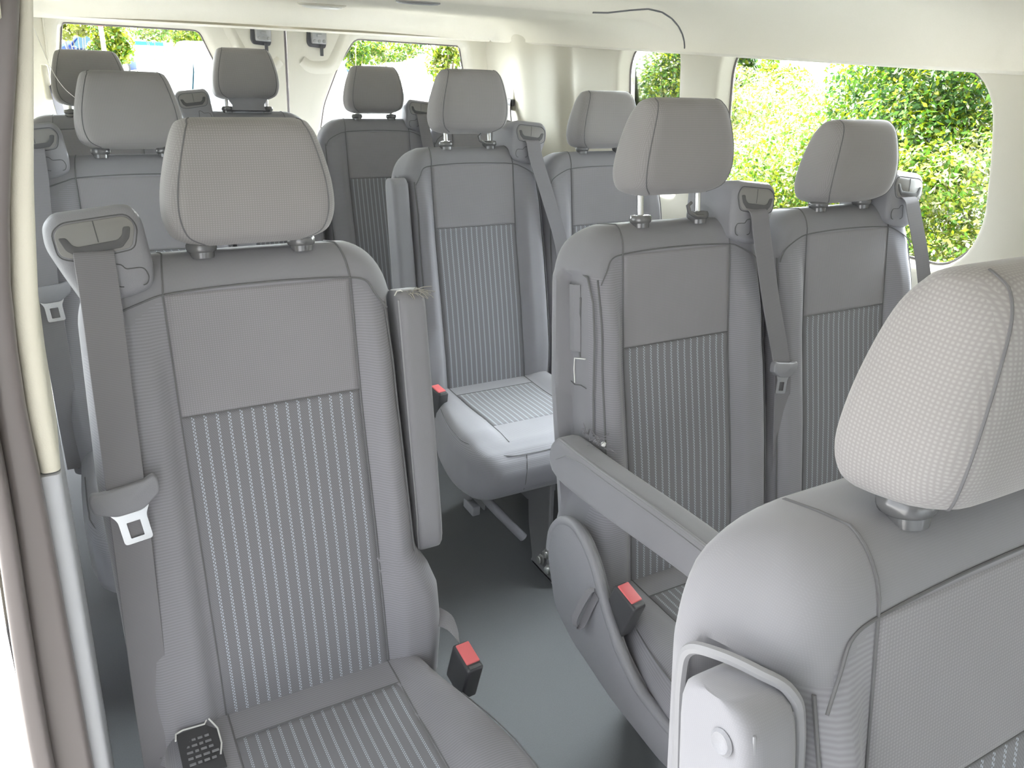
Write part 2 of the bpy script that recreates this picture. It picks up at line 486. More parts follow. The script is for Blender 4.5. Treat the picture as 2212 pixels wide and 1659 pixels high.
def tongue(parent, x, s, n, rot, scale=1.0, tilt=0):
    """plastic T piece with a metal latch plate below, in the plane of the backrest"""
    c, si = math.cos(rot), math.sin(rot)
    def fn(a, b, m): 
        a *= scale; b *= scale
        return S(x + a * c - b * si, s + a * si + b * c, n + m + b * tilt)
    g = G()
    g.prism(roundpoly([(-.043, .014), (-.038, .022), (-.027, .019), (.027, .020), (.040, .025), (.044, .016), (.042, -.002), (.016, -.019), (-.016, -.019), (-.042, -.006)], .006), -.004, .008, fn, .003)
    t = g.build('belt_tongue', M['plastic'], parent)
    g = G()
    out = roundpoly([(-.018, -.062), (.018, -.062), (.018, -.026), (.026, -.012), (-.026, -.012), (-.018, -.026)], .005)
    n_ = len(out)
    cx, cy = 0, -.043
    inn = []
    for a, b in out:
        dx, dy = a - cx, b - cy; k = min(.0085 / abs(dx) if abs(dx) > 1e-6 else 9, .0115 / abs(dy) if abs(dy) > 1e-6 else 9); inn.append((cx + dx * k, cy + dy * k))
    R = [[fn(a, b, z) for a, b in ring] for ring, z in ((out, .001), (out, .0035), (inn, .0035), (inn, .001), (out, .001))]
    g.loft(R, False, False)
    g.build('latch_plate', M['steel'], t, angle=30)
    return t

def armrest_up_mesh(sg):
    """pad folded up beside the backrest; sg = side"""
    g = G(); rings = []
    cx, hx, cn, hn = .2285, .0235, .002, .040
    for s, k in [(-.520, .45), (-.517, .7), (-.508, .88), (-.494, .97), (-.47, 1)] + [(-.47 + .037 * i, 1) for i in range(1, 10)] + [(-.112, 1), (-.096, .97), (-.086, .88), (-.080, .7), (-.077, .45)]:
        w = hx * (.93 + .07 * k) * (1 if s < -.2 else 1); d = hn * k * lerp(s, ((-.52, 1.05), (-.3, 1), (-.08, .86)))
        rings.append([S(sg * cx + x, s, cn + n) for x, n in rrect(w, d, min(.012, d * .8), 4, 2, 4)])
    g.loft(rings); return g.mesh(angle=50)
def armrest_up_piping(sg):
    g = G()
    g.tube([S(sg * .2065, s, .038 * lerp(s, ((-.5, 1.1), (-.1, .8))) - .002 + (.0 if s > -.48 else -.004)) for s in [-.51 + .03 * k for k in range(15)]], .0022, 6)
    g.tube([S(sg * .2455, s, .037 * lerp(s, ((-.52, 1.05), (-.3, 1), (-.08, .9)))) for s in [-.48 + .03 * k for k in range(14)]], .0011, 6)
    return g.mesh()
ARMD = (-.094, .698)
def armrest_down_mesh(sg):
    g = G(); rings = []; L_ = .47
    for t, k in [(-.052, .35), (-.05, .6), (-.042, .82), (-.025, .96), (0, 1)] + [(.047 * i, 1) for i in range(1, 9)] + [(.40, 1), (.42, .95), (.435, .82), (.442, .6), (.445, .35)]:
        y = ARMD[0] - t; z = ARMD[1] + .02 * ss(0, .4, t)
        hz = .046 * k * lerp(t, ((0, 1), (.2, .93), (.44, .80)))
        rings.append([Vector((sg * .2305 + x, y, z + zz)) for x, zz in rrect(.0265, hz, min(.013, hz * .8), 4, 2, 4)])
    g.loft(rings); return g.mesh(angle=50)
def armrest_down_piping(sg):
    g = G()
    for xo, zo in ((.252, .042),):
        g.tube([Vector((sg * xo, ARMD[0] - t, ARMD[1] + .02 * ss(0, .4, t) + zo * lerp(t, ((0, 1), (.2, .93), (.44, .80))))) for t in [-.03 + .03 * k for k in range(16)]], .003, 8)
    g.tube([Vector((sg * .2575, ARMD[0] - t, ARMD[1] + .02 * ss(0, .4, t) + lerp(t, ((-.03, .0), (0, .022), (.05, .032), (.44, .025))))) for t in [-.03 + .03 * k for k in range(16)]], .0011, 6)
    return g.mesh()

CUSH = [(-.085, .205, .43, .325), (-.10, .215, .447, .312), (-.15, .222, .453, .30), (-.30, .230, .451, .30), (-.42, .232, .456, .30), (-.50, .231, .457, .30), (-.55, .222, .452, .302), (-.58, .205, .440, .310), (-.600, .185, .42, .325), (-.610, .165, .395, .345)]
def cush_w(y, arm): 
    w = lerp(-y, [(-a, b) for a, b, c, d in CUSH]); return w + (.024 * ss(-.28, -.48, y) - .034 * (1 - ss(-.17, -.36, y)) if arm == 1 else 0)
def cush_z(x, y):
    z = lerp(-y, [(-a, c) for a, b, c, d in CUSH])
    return z + .014 * ss(.131, .168, abs(x)) * (1 - .5 * ss(.2, .24, abs(x))) * ss(-.12, -.2, y) * (1 - ss(-.5, -.56, y))
def cushion_mesh(aL, aR):
    g = G(); rings = []
    for y, w, zt, zb in [tuple(v) for v in crom4(CUSH, 4)]:
        wl, wr = cush_w(y, aL), cush_w(y, aR); cx, hx = (wr - wl) / 2, (wr + wl) / 2
        hz = (zt - zb) / 2; r = min(.035, hz * .9); pts = []
        for x, z in rrect(hx, hz, r, 5, 22, 3):
            x += cx; wq = max(0, min(1, (z - (hz - r)) / r))
            pts.append(Vector((x, y, z + (zt + zb) / 2 + (cush_z(x, y) - zt) * wq * (1 if abs(zt - lerp(-y, [(-a, c) for a, b, c, d in CUSH])) < .02 else 0))))
        rings.append(pts)
    g.loft(rings[::-1]); return g.mesh(angle=70)
def cush_stitch(aL, aR):
    g = G()
    def line(p, r=.0012): g.tube(p, r, 6)
    line([Vector((x, -.2335, cush_z(x, -.2335) + .0006)) for x in [-.128 + .02 * k for k in range(13)] + [.128]])
    for sg in (-1, 1): line([Vector((sg * .1295, y, cush_z(.1295, y) + .0006)) for y in [-.15 - .02 * k for k in range(21)]])
    # seam round the front edge and down the front corners
    for sg, a in ((-1, aL), (1, aR)):
        pts = [Vector((sg * (cush_w(y, a) - .012), y, cush_z(.2, y) - .012)) for y in (-.3, -.36, -.42, -.47, -.51)] + [Vector((sg * .195, -.556, .444)), Vector((sg * .15, -.588, .4345)), Vector((sg * .08, -.592, .431)), Vector((0, -.592, .431))]
        line([Vector(p) for p in crom([tuple(p) for p in pts], 4)])
        line([Vector((sg * .10, -.594, .43)), Vector((sg * .105, -.609, .40)), Vector((sg * .108, -.611, .36)), Vector((sg * .11, -.606, .335))])
    return g.mesh()

def leg_mesh(side):
    g = G()
    x = side
    fn = lambda a, b, n: Vector((n, a, b))
    g.prism(roundpoly([(-.575, .30), (-.44, .315), (-.47, .12), (-.50, .03), (-.50, 0), (-.625, 0), (-.622, .02), (-.59, .06)], .012), x - .004, x + .004, fn)
    g.prism(roundpoly([(-.22, .315), (-.11, .315), (-.09, .02), (-.08, 0), (-.20, 0)], .012), x - .004, x + .004, fn)
    g.prism([(-.575, .285), (-.10, .285), (-.10, .312), (-.575, .312)], x - .008, x + .008, fn)
    g.tube([Vector((x - .006, -.572, .30)), Vector((x - .006, -.580, .2)), Vector((x - .006, -.590, .06)), Vector((x - .006, -.622, .012))], .0045, 8)
    g.box((x + .018, -.56, .006), (.022, .065, .006), .003)
    return g.mesh(angle=40)

def bolt_mesh(): 
    return G().lathe([(.0001, 0), (.016, 0), (.016, .003), (.011, .004), (.011, .011), (.008, .013), (.0001, .013)], (0, 0, 0), (-1, 0, .12), 12).mesh(angle=30)

def buckle(parent, loc, rx=0, rz=0, ry=0):
    R = Matrix.Rotation(rz, 3, 'Z') @ Matrix.Rotation(rx, 3, 'X') @ Matrix.Rotation(ry, 3, 'Y'); L = Vector(loc)
    g = G().box((0, 0, -.042), (.0155, .029, .042), .005); g.v = [R @ v + L for v in g.v]
    b = g.build('belt_buckle', M['black'], parent)
    g = G().box((.001, .004, -.002), (.0125, .0205, .0045), .002); g.v = [R @ v + L for v in g.v]
    rb = g.build('release_button', M['red'], b); rb['label'] = 'red release button'
    g = G().box((0, -.0235, .0003), (.0105, .003, .0015), .0006); g.v = [R @ v + L for v in g.v]
    g.build('latch_slot', M['slot'], b)
    g = G(); g.tube([R @ Vector(p) + L for p in ((0, 0, -.08), (0, .02, -.13), (0, .05, -.17))], .009, 8)
    g.build('buckle_stalk', M['darkmetal'], b)
    return b

def seat(key, label, x, y, dz, aL=0, aR=0, arm='', ret=0, rsh=0, raise_=0, belt=None, tng=None, buck=None, legs=True, shield=False, seams=True):
    """aL / aR: side recess for an armrest; arm: '' | 'up' | 'down'; ret: side of belt retractor (+1 right, -1 left)"""
    t = empty('passenger_seat', (x, y, dz), label, 'seat', 'passenger seats')
    b = link('backrest', cached(('back', aL, aR), lambda: backrest_mesh(aL, aR)), M['rib'], t)
    link('upper_panel', cached('upper', lambda: patch_mesh(-.130, .130, -.221, -.048, .0008)), M['weaveback'] if key == 'A1' else M['rib2'], b)
    sp = link('striped_panel', cached('stripe', lambda: patch_mesh(-.130, .130, -.705, -.2225, .0009, 26, 60)), M['stripe'], b); sp['label'] = 'panel of pale dotted stripes'
    link('stitching', cached(('stitch', aL, aR), lambda: stitch_mesh(aL, aR)), M['stitch'], b)
    c = link('cushion', cached(('cush', aL, aR), lambda: cushion_mesh(aL, aR)), M['rib'], t)
    cp = link('striped_panel', cached('cpanel', lambda: patch_mesh(-.128, .128, -.46, -.235, .0009, 26, 26, lambda x, y, e: Vector((x, y, cush_z(x, y) + e)))), M['stripe'], c); cp['label'] = 'panel of pale dotted stripes'
    link('stitching', cached(('cst', aL, aR), lambda: cush_stitch(aL, aR)), M['stitch'], c)
    h = link('headrest', cached('head', headrest_mesh), M['weave'], t); h.location = AX * raise_
    for sg in (-1, 1): link('headrest_seam', cached(('hseam', sg), lambda: headrest_seam(sg)), M['stitch'], h)
    for sg in (-1, 1):
        p = link('headrest_post', cached('post', post_mesh), M['steel'], t); p.location = S(sg * .070, 0, .004); p['label'] = 'bright steel post'
        q = link('post_collar', cached('collar', collar_mesh), M['collar'], t); q.location = S(sg * .070, .004, .004)
    if ret:
        r = link('belt_retractor', cached(('ret', ret, rsh), lambda: retractor_mesh(ret, rsh)), M['plastic'], t)
        link('belt_guide', cached(('gd', ret, rsh), lambda: guide_mesh(ret, rsh)), M['plastic_light'], r)
        link('belt_slot', cached(('sl', ret, rsh), lambda: slot_mesh(ret, rsh)), M['slot'], r)
        link('panel_gap', cached(('ln', ret, rsh), lambda: lines_mesh(ret, rsh)), M['slot'], r)
    if belt:
        pts = crom([tuple(S(*p)) for p in belt], 6)
        bl = ribbon(pts, .047, parent=t)
        if tng: tongue(bl, *tng)
    if arm:
        sg = -1 if aL == 1 else 1
        if arm == 'up':
            a = link('armrest', cached(('au', sg), lambda: armrest_up_mesh(sg)), M['smooth'], t)
            link('armrest_piping', cached(('aup', sg), lambda: armrest_up_piping(sg)), M['piping'], a)
        else:
            a = link('armrest', cached(('ad', sg), lambda: armrest_down_mesh(sg)), M['smooth'], t)
            link('armrest_piping', cached(('adp', sg), lambda: armrest_down_piping(sg)), M['piping'], a)
    if buck: buckle(t, *buck)
    if legs:
        for xx in (.004, .17): link('seat_leg', cached(('leg', xx), lambda: leg_mesh(xx)), M['darkmetal'], t)
    return t

M['weaveback'] = fabric('grey_coarse_fabric', (0.298, 0.290, 0.308), .0033, .0030, .16)
M['rib2'] = fabric('grey_fine_rib_fabric', (0.290, 0.290, 0.308), 0, .0046, .10, ky=.2)
T = {}
XA1, XA2, XA3, XB1, XB2, XB3 = -.4019, .372, .850, -.4609, .424, .895
XC = [-.4809, .0162, .4978, .950]; YA, YB, YC, YZ, XZ = 0, .9675, 1.9409, -.8811, -.0727
T['A1'] = seat('A1', 'nearest single grey seat on the left, wide belt hanging across its side, armrest folded up', XA1, YA, 0, aL=2, aR=1, arm='up', ret=-1,
    belt=[(-.205, .018, .044), (-.206, .008, .056), (-.207, -.05, .060), (-.211, -.16, .068), (-.2155, -.30, .074), (-.220, -.42, .074), (-.226, -.58, .070), (-.229, -.70, .060), (-.230, -.76, .03)],
    tng=(-.217, -.308, .0755, math.radians(7)), buck=((.247, -.247, .472), .25, .06))
T['A2'] = seat('A2', 'grey seat with its headrest raised high on steel posts and its armrest lowered', XA2, YA, -.005, aL=1, arm='down', ret=1, rsh=-.018, raise_=.041,
    belt=[(.180, .018, .044), (.182, .008, .056), (.188, -.04, .060), (.213, -.17, .066), (.247, -.30, .068), (.262, -.40, .060), (.275, -.52, .050), (.283, -.70, .04)],
    tng=(.249, -.312, .070, math.radians(-10), .80), buck=((-.236, -.300, .540), .3, .1))
T['A3'] = seat('A3', 'grey seat against the large side window, headrest fully down, behind the nearest headrest', XA3, YA, 0, ret=1, rsh=-.03,
    belt=[(.167, .018, .044), (.169, .008, .056), (.176, -.02, .060), (.215, -.14, .066), (.262, -.30, .06), (.283, -.45, .04), (.288, -.70, .02)])
T['B1'] = seat('B1', 'second single grey seat on the left, half hidden behind the nearest left seat', XB1, YB, 0, aL=2, aR=1, arm='up', ret=-1, raise_=.004,
    belt=[(-.205, .018, .044), (-.206, .008, .056), (-.208, -.05, .060), (-.216, -.15, .066), (-.225, -.28, .072), (-.228, -.42, .072), (-.230, -.58, .068), (-.230, -.72, .055)],
    tng=(-.222, -.300, .075, math.radians(4)))
T['B2'] = seat('B2', 'grey aisle seat in the picture centre with armrest folded up and cushion in view', XB2, YB, .006, aL=1, arm='up', ret=1, rsh=-.012, raise_=.028,
    belt=[(.187, .018, .044), (.189, .008, .056), (.196, -.04, .060), (.232, -.16, .066), (.272, -.29, .064), (.285, -.40, .05), (.290, -.68, .03)], buck=((-.200, -.262, .496), .12, .15))
T['B3'] = seat('B3', 'grey seat in front of the small side window, beside the middle aisle seat', XB3, YB, -.014)
T['C1'] = seat('C1', 'rear corner seat at far left, its headrest dark against the left rear window', XC[0], YC, -.004, raise_=.018)
T['C2'] = seat('C2', 'rear bench seat in front of the door gap, headrest with a loose cloth skirt below', XC[1], YC, .010, ret=-1, rsh=-.012, raise_=.030)
T['C3'] = seat('C3', 'rear bench seat in front of the right rear door window', XC[2], YC, -.014, ret=1, rsh=-.018, raise_=.010,
    belt=[(.180, .018, .044), (.182, .008, .056), (.187, -.04, .060), (.202, -.16, .066), (.222, -.30, .068), (.24, -.68, .05)])
T['C4'] = seat('C4', 'rear corner seat at far right, hidden behind the headrest of the middle aisle seat', XC[3], YC, -.014, raise_=.0)
T['Z2'] = seat('Z2', 'closest seat at lower right, cut off by the picture edge, with its big headrest', XZ, YZ, 0, aL=1, arm='up', legs=True)

# --- details that only some seats show
# loose cloth skirt under the headrest of the rear bench seat
t = T['C2']; g = G()
g.loft([[S(x, s, n) for x, n in ((-w, .03), (-w * .5, .036), (0, .037), (w * .5, .036), (w, .03), (w, .018), (0, .022), (-w, .018))] for s, w in ((.058, .078), (.04, .066), (.022, .055), (.008, .057), (.004, .060))])
g.build('headrest_skirt', M['smooth'], t)
g = G().box(S(0, .006, .016), (.078, .008, .005), .004); g.build('skirt_bar', M['black'], t)
# release levers on two collars
for k in ('A2', 'B2'):
    p0 = S(.07, .012, .012)
    g = G().tube([p0 + Vector((-.004, -.012, 0)), p0 + Vector((-.026, -.016, .002)), p0 + Vector((-.042, -.014, .010)), p0 + Vector((-.046, -.012, .022)), p0 + Vector((-.038, -.012, .028))], [.004, .004, .0042, .004, .003], 8)
    g.build('release_lever', M['collar'], T[k])

# side shield, pull strap, torn cover of the seat with the lowered armrest
t = T['A2']; ox = -.262
sh = [(a - .018, b - .010) for a, b in roundpoly([(-.055, .50), (-.058, .555), (-.085, .595), (-.125, .612), (-.165, .600), (-.205, .565), (-.25, .500), (-.30, .445), (-.36, .412), (-.45, .40), (-.53, .41), (-.56, .39), (-.54, .34), (-.44, .325), (-.30, .335), (-.16, .365), (-.095, .40)], .02)]
def shf(a, b, n): return Vector((n, a, b))
g = G().prism(sh, ox + .02, ox - .005, shf, .006); s1 = g.build('side_shield', M['plastic'], t)
rim = sh[:]
k0 = max(range(len(sh)), key=lambda i: sh[i][0]); k1 = min(range(len(sh)), key=lambda i: sh[i][0])
idx = [(k0 + i) % len(sh) for i in range(len(sh))]; path = []
for i in idx:
    path.append(sh[i])
    if i == k1: break
g = G().tube([shf(a, b, ox + .004) for a, b in path], .0105, 10); g.build('shield_rim', M['plastic'], s1)
g = G()
pts = [Vector((ox - .006, -.238, .520)), Vector((ox - .014, -.232, .510)), Vector((ox - .022, -.222, .475)), Vector((ox - .026, -.214, .44)), Vector((ox - .022, -.218, .424)), Vector((ox - .015, -.226, .436)), Vector((ox - .011, -.236, .475)), Vector((ox - .006, -.246, .512))]
ribbon(crom([tuple(p) for p in pts], 4), .017, .0014, (0, 1, -.5), 'belt', 'pull_strap', t)
# cover flap and torn seam on the aisle side of the backrest
g = G()
def side(s, n, o=.0): return S(-wid(s, 1) - o, s, n)
g.tube([side(s, n, .001) for s, n in ((-.085, -.055), (-.075, -.02), (-.085, .012), (-.13, .03), (-.2, .034), (-.3, .03), (-.38, .03))], .0022, 6)
g.tube([side(s, n, .001) for s, n in ((-.095, -.052), (-.125, -.010), (-.16, -.012), (-.22, -.014), (-.235, -.013))], .0022, 6)
g.tube([side(s, n, .001) for s, n in ((-.10, -.070), (-.2, -.066), (-.3, -.062), (-.40, -.062), (-.46, -.052))], .0016, 6)
g.build('cover_seam', M['stitch'], t)
g = G()
g.loft([[side(s, n, o) for n, o in ((-.052, -.002), (-.04, .006), (-.02, .009), (-.01, .002), (-.012, -.003))] for s in (-.10, -.14, -.18, -.225)], True, True)
g.build('cover_flap', M['smooth'], t)
g = G()
g.tube([side(s, n, .0018) for s, n in ((-.236, .006), (-.240, -.030), (-.262, -.032), (-.288, -.030))], .0014, 6)
w = g.build('loose_thread', M['white'], t); w['label'] = 'pale loose thread of a torn patch'
g = G(); g.tube([side(s, n, .0018) for s, n in ((-.286, -.045), (-.292, -.030), (-.289, -.01), (-.292, .008))], .0008, 6); g.build('loose_thread', M['stitch'], t)
g = G(); rnd = random.Random(4)
for k in range(26):
    p = Vector((-.205 - rnd.random() * .022, ARMD[0] - .02 - .085 * rnd.random() + .03, ARMD[1] + .055 + rnd.random() * .012)); q = [p]
    for j in range(3): q.append(q[-1] + Vector((rnd.uniform(-.006, .006), rnd.uniform(-.010, .008), rnd.uniform(-.004, .009))))
    g.tube(q, .0008, 5)
w = g.build('frayed_edge', M['belt'], t); w['kind'] = 'stuff'
g = G(); p = Vector((-.214, ARMD[0] - .055, ARMD[1] + .064)); g.lathe([(.0001, -.004), (.004, -.003), (.005, 0), (.004, .003), (.0001, .004)], p, (0, 0, 1), 10); g.build('foam_crumb', M['white'], t)
# small child-seat anchor tag: black with a white ring
p = S(.147, -.672, FN(.147, -.672) + .003)
g = G(); g.prism([(-.011, -.012), (.011, -.012), (.011, .010), (-.011, .010)], 0, .0015, lambda a, b, n: p + Vector((a, 0, 0)) + AX * b + NN * n); tg = g.build('anchor_tag', M['black'], t)
g = G(); g.tube([p + Vector((.0062 * math.cos(a), 0, 0)) + AX * (.0062 * math.sin(a) - .001) + NN * .002 for a in [2 * PI * k / 20 for k in range(20)]], .0008, 5, True)
g.tube([p + Vector((-.003, 0, 0)) + AX * -.004 + NN * .002, p + Vector((.0005, 0, 0)) + AX * -.0005 + NN * .002, p + Vector((.003, 0, 0)) + AX * .002 + NN * .002], .0009, 5)
g.tube([p + Vector((-.001, 0, 0)) + AX * .002 + NN * .002, p + Vector((.003, 0, 0)) + AX * -.004 + NN * .002], .0007, 5); g.build('tag_symbol', M['white'], tg)

# frayed top of the nearest left seat's armrest, its cushion tag
t = T['A1']; g = G(); rnd = random.Random(9)
for k in range(30):
    p = S(.222 + rnd.random() * .026, -.083 + rnd.random() * .006, .014 + rnd.random() * .022); q = [p]
    dr = Vector((rnd.uniform(.0, .010), rnd.uniform(-.006, .004), rnd.uniform(-.003, .005)))
    for j in range(3): q.append(q[-1] + dr * rnd.uniform(.4, 1.1) + Vector((0, 0, -.0015 * j)))
    g.tube(q, .0007, 5)
w = g.build('frayed_edge', M['thread'], t); w['kind'] = 'stuff'
g = G(); g.tube([S(.200, -.082, .030), S(.206, -.076, .026), S(.214, -.076, .022), S(.220, -.080, .018)], .0011, 6); g.build('loose_thread', M['white'], t)
lab = [Vector((-.205, -.205, .469)), Vector((-.165, -.200, .466)), Vector((-.150, -.212, .462)), Vector((-.150, -.285, .462)), Vector((-.205, -.285, .466))]
g = G(); g.loft([[p + Vector((0, 0, h)) for p in lab] for h in (0, .002)]); tg = g.build('cushion_label', M['black'], t); tg['label'] = 'small black label sewn to the cushion corner'
g = G(); g.tube([lab[0] + Vector((-.002, -.012, .003)), lab[0] + Vector((0, 0, .004)), lab[0] + Vector((.01, .004, .003)), lab[1] + Vector((0, .0, .003)), lab[1] + Vector((.006, .010, .004))], .0013, 6)
g.tube([lab[1] + Vector((.006, .010, .004)), lab[2] + Vector((.001, 0, .003)), lab[2] + Vector((.001, -.03, .003)), lab[2] + Vector((-.004, -.05, .003))], .0013, 6); g.build('label_hem', M['white'], tg)
g = G()
for k in range(5):
    yy = -.222 - k * .011
    x = -.196
    while x < -.160:
        w_ = rnd.uniform(.004, .010); g.box((x + w_ / 2, yy, .4685), (w_ / 2, .0018, .0006)); x += w_ + .003
g.build('label_print', M['piping'], tg)

# underframe of the middle aisle seat: folding lever, brackets, floor bolts
t = T['B2']
g = G().tube(crom([(-.190, -.46, .335), (-.188, -.505, .300), (-.170, -.528, .268), (-.136, -.548, .223), (-.083, -.578, .159)], 5), .0125, 10)
l = g.build('folding_lever', M['plastic'], t)
g = G().prism(roundpoly([(-.47, .335), (-.40, .335), (-.41, .255), (-.44, .235), (-.475, .25)], .008), -.199, -.192, shf); br = g.build('frame_bracket', M['darkmetal'], t)
g = G().box((-.188, -.465, .222), (.012, .03, .014), .004); g.build('bracket_foot', M['plastic'], br)
g = G().lathe([(.0001, 0), (.008, 0), (.008, .006), (.0001, .006)], (-.199, -.435, .285), (-1, 0, 0), 12); g.build('bracket_bolt', M['latchsteel'], br)
for yy, zz in ((-.600, .040), (-.585, .085), (-.560, .050)):
    b_ = link('floor_bolt', cached('bolt', bolt_mesh), M['latchsteel'], t); b_.location = (-.004, yy, zz)
g = G().prism(roundpoly([(-.27, .345), (-.23, .345), (-.22, .30), (-.235, .255), (-.275, .26)], .01), -.275, -.235, shf, .004); g.build('hinge_cover', M['plastic'], t)
# belt anchor strap beside the nearest left seat
ribbon(crom([(.225, -.16, .50), (.240, -.185, .495), (.250, -.205, .47), (.250, -.215, .43)], 5), .03, .0014, (.2, 1, .4), 'belt', 'buckle_strap', T['A1'])
# recess frame and end cap of the folded armrest of the closest seat
t = T['Z2']
g = G().tube(crom([tuple(S(x, s, n)) for x, s, n in ((-.236, -.5, -.046), (-.237, -.3, -.046), (-.236, -.15, -.046), (-.234, -.098, -.046), (-.232, -.074, -.040), (-.227, -.067, -.016), (-.218, -.069, .010), (-.207, -.078, .026), (-.202, -.105, .030), (-.202, -.2, .030), (-.202, -.3, .034))], 6), .0045, 8); g.build('recess_piping', M['piping'], t)
g = G().lathe([(.0001, 0), (.0085, 0), (.009, .002), (.007, .004), (.005, .003), (.0001, .002)], S(-.2515, -.104, .014), (-1, 0, .1), 20); g.build('screw_cap', M['plastic'], t)

# ------------------------------------------------------------------ van shell
def struct(o): o['kind'] = 'structure'; return o
def rayhit(c, a, poly):
    d = Vector((math.cos(a), math.sin(a))); best = None; n = len(poly)
    for i in range(n):
        p = Vector(poly[i]) - c; q = Vector(poly[(i + 1) % n]) - c; e = q - p
        den = d.x * e.y - d.y * e.x
        if abs(den) < 1e-12: continue
        t = (p.x * e.y - p.y * e.x) / den; u = (p.x * d.y - p.y * d.x) / den
        if t > 0 and -1e-9 <= u <= 1 + 1e-9 and (best is None or t < best): best = t
    return best
def holed(g, rect, hole, fn, depth, shrink, lip=.012, rows=4):
    """rectangle (a0,a1,b0,b1) with a hole, surface fn(a,b,n); rounded reveal going to n = depth"""
    a0, a1, b0, b1 = rect
    c = Vector((sum(p[0] for p in hole) / len(hole), sum(p[1] for p in hole) / len(hole)))
    box = [(a0, b0), (a1, b0), (a1, b1), (a0, b1)]
    ang = sorted([2 * PI * k / 112 for k in range(112)] + [math.atan2(p[1] - c.y, p[0] - c.x) % (2 * PI) for p in box])
    def ring(poly, n, k=1): 
        out = []
        for a in ang:
            t = rayhit(c, a, poly) * k; out.append((c.x + math.cos(a) * t, c.y + math.sin(a) * t, n))
        return out
    R0 = ring(box, 0); big = inset(hole, -lip); R1 = ring(big, 0)
    rings = []
    for k in range(rows + 1):
        t = k / rows; rings.append([fn(p[0] + (q[0] - p[0]) * t, p[1] + (q[1] - p[1]) * t, 0) for p, q in zip(R0, R1)])
    for t in (.35, .7, 1):
        an = t * PI / 2
        rings.append([fn(*p) for p in ring(inset(hole, -lip * (1 - math.sin(an))), lip * (1 - math.cos(an)))])
    h2 = inset(hole, shrink)
    rings.append([fn(*p) for p in ring(h2, depth)])
    g.loft(rings, False, False)
    return [fn(*p) for p in ring(h2, depth - .004)], ang, c, h2
def pane(name, hole, fn, depth, parent):
    g = G(); q = inset(hole, -.006)
    g.loft([[fn(a, b, depth) for a, b in q], [fn(a, b, depth + .004) for a, b in q]])
    p = g.build('glass', M['glass'], parent, angle=30)
    g = G(); g.tube([fn(a, b, depth - .002) for a, b in inset(hole, .001)], .0035, 8, True); g.build('rubber_seal', M['rubber'], parent)

# right wall: tumblehome profile x(z)
def xr(z): return lerp(z, ((0, 1.28), (.7, 1.25), (.95, 1.225), (1.15, 1.19), (1.45, 1.145)))
def fr(a, b, n): return Vector((xr(b) + n, a, b))
WTOP, WBOT = 1.47, .80
g = G()
W1 = roundpoly([(.79, .94), (.765, 1.38), (.73, 1.45), (.06, 1.452), (.0, 1.428), (-.055, 1.395), (-.088, 1.345), (-.105, 1.25), (-.12, 1.10), (-.10, 1.02), (-.03, .945)], .06, 5)
W2 = roundpoly([(1.30, .94), (1.275, 1.36), (1.24, 1.425), (.945, 1.44), (.955, .94)], .06, 6)
WALLCELLS = [((-.55, .852, WBOT, 1.53), W1), ((.852, 1.36, WBOT, 1.53), W2)]
for rc_, ho in WALLCELLS:
    holed(g, rc_, ho, fr, .05, .012)
def strip(a0, a1, b0, b1, fn=fr, na=8, nb=8):
    g.loft([[fn(a0 + (a1 - a0) * i / na, b0 + (b1 - b0) * j / nb, 0) for i in range(na + 1)] for j in range(nb + 1)], False, False, closed=False)
def frd(a, b, n): # rear quarter with two soft vertical folds
    k = .030 * math.exp(-((a - 1.62) / .05) ** 2) - .022 * math.exp(-((a - 1.95) / .09) ** 2)
    return Vector((xr(b) + k + n, a, b))
strip(1.36, 2.28, WBOT, 1.53, frd, 60, 8)
w = struct(g.build('wall_right', M['cream'], None, angle=55))
g = G(); strip(-3.3, 2.28, 0, WBOT, fr, 30, 10)
for yy in (.15, 1.1): g.box((xr(.6) - .004, yy, .55), (.008, .3, .12), .006)
struct(g.build('trim_1', M['lowtrim'], None))
W3 = roundpoly([(-1.62, .90), (-1.66, 1.40), (-2.55, 1.38), (-2.90, .98), (-2.90, .90)], .07, 6)
g = G(); holed(g, (-3.3, -1.4, WBOT, 1.53), W3, fr, .05, .012); strip(-1.4, -.55, WBOT, 1.53, fr, 6, 8); struct(g.build('trim_2', M['cream'], None, angle=55))
e = D.objects.new('window_7', None); COL.objects.link(e); struct(e); pane('w', inset(W3, .012), fr, .05, e)
for i, ho in enumerate((W1, W2)):
    e = D.objects.new('window_%d' % (i + 1), None); COL.objects.link(e); struct(e)
    pane('w', inset(ho, .012), fr, .05, e)

# left wall (sliding door side) behind the door pillar
def xl(z): return lerp(z, ((0, -.74), (.7, -.725), (1.0, -.705), (1.2, -.685), (1.45, -.655)))
def fl(a, b, n): return Vector((xl(b) - n - .05 + .075 * ss(1.55, 2.1, a) * ss(1.0, 1.15, b), a, b))
g = G()
V1 = roundpoly([(.95, .86), (.92, 1.36), (-.10, 1.36), (-.12, .84)][::-1], .07, 6)
V2 = roundpoly([(1.62, .86), (1.60, 1.36), (1.10, 1.36), (1.08, .86)][::-1], .06, 6)
for rc_, ho in (((-.2, 1.02, .72, 1.53), V1), ((1.02, 1.70, .72, 1.53), V2)):
    holed(g, rc_, ho, fl, .05, .012)
def strip2(a0, a1, b0, b1, fn, na, nb): g.loft([[fn(a0 + (a1 - a0) * i / na, b0 + (b1 - b0) * j / nb, 0) for i in range(na + 1)] for j in range(nb + 1)], False, False, closed=False)
strip2(1.70, 2.28, .72, 1.53, fl, 16, 8)
struct(g.build('wall_left', M['cream'], None, angle=55))
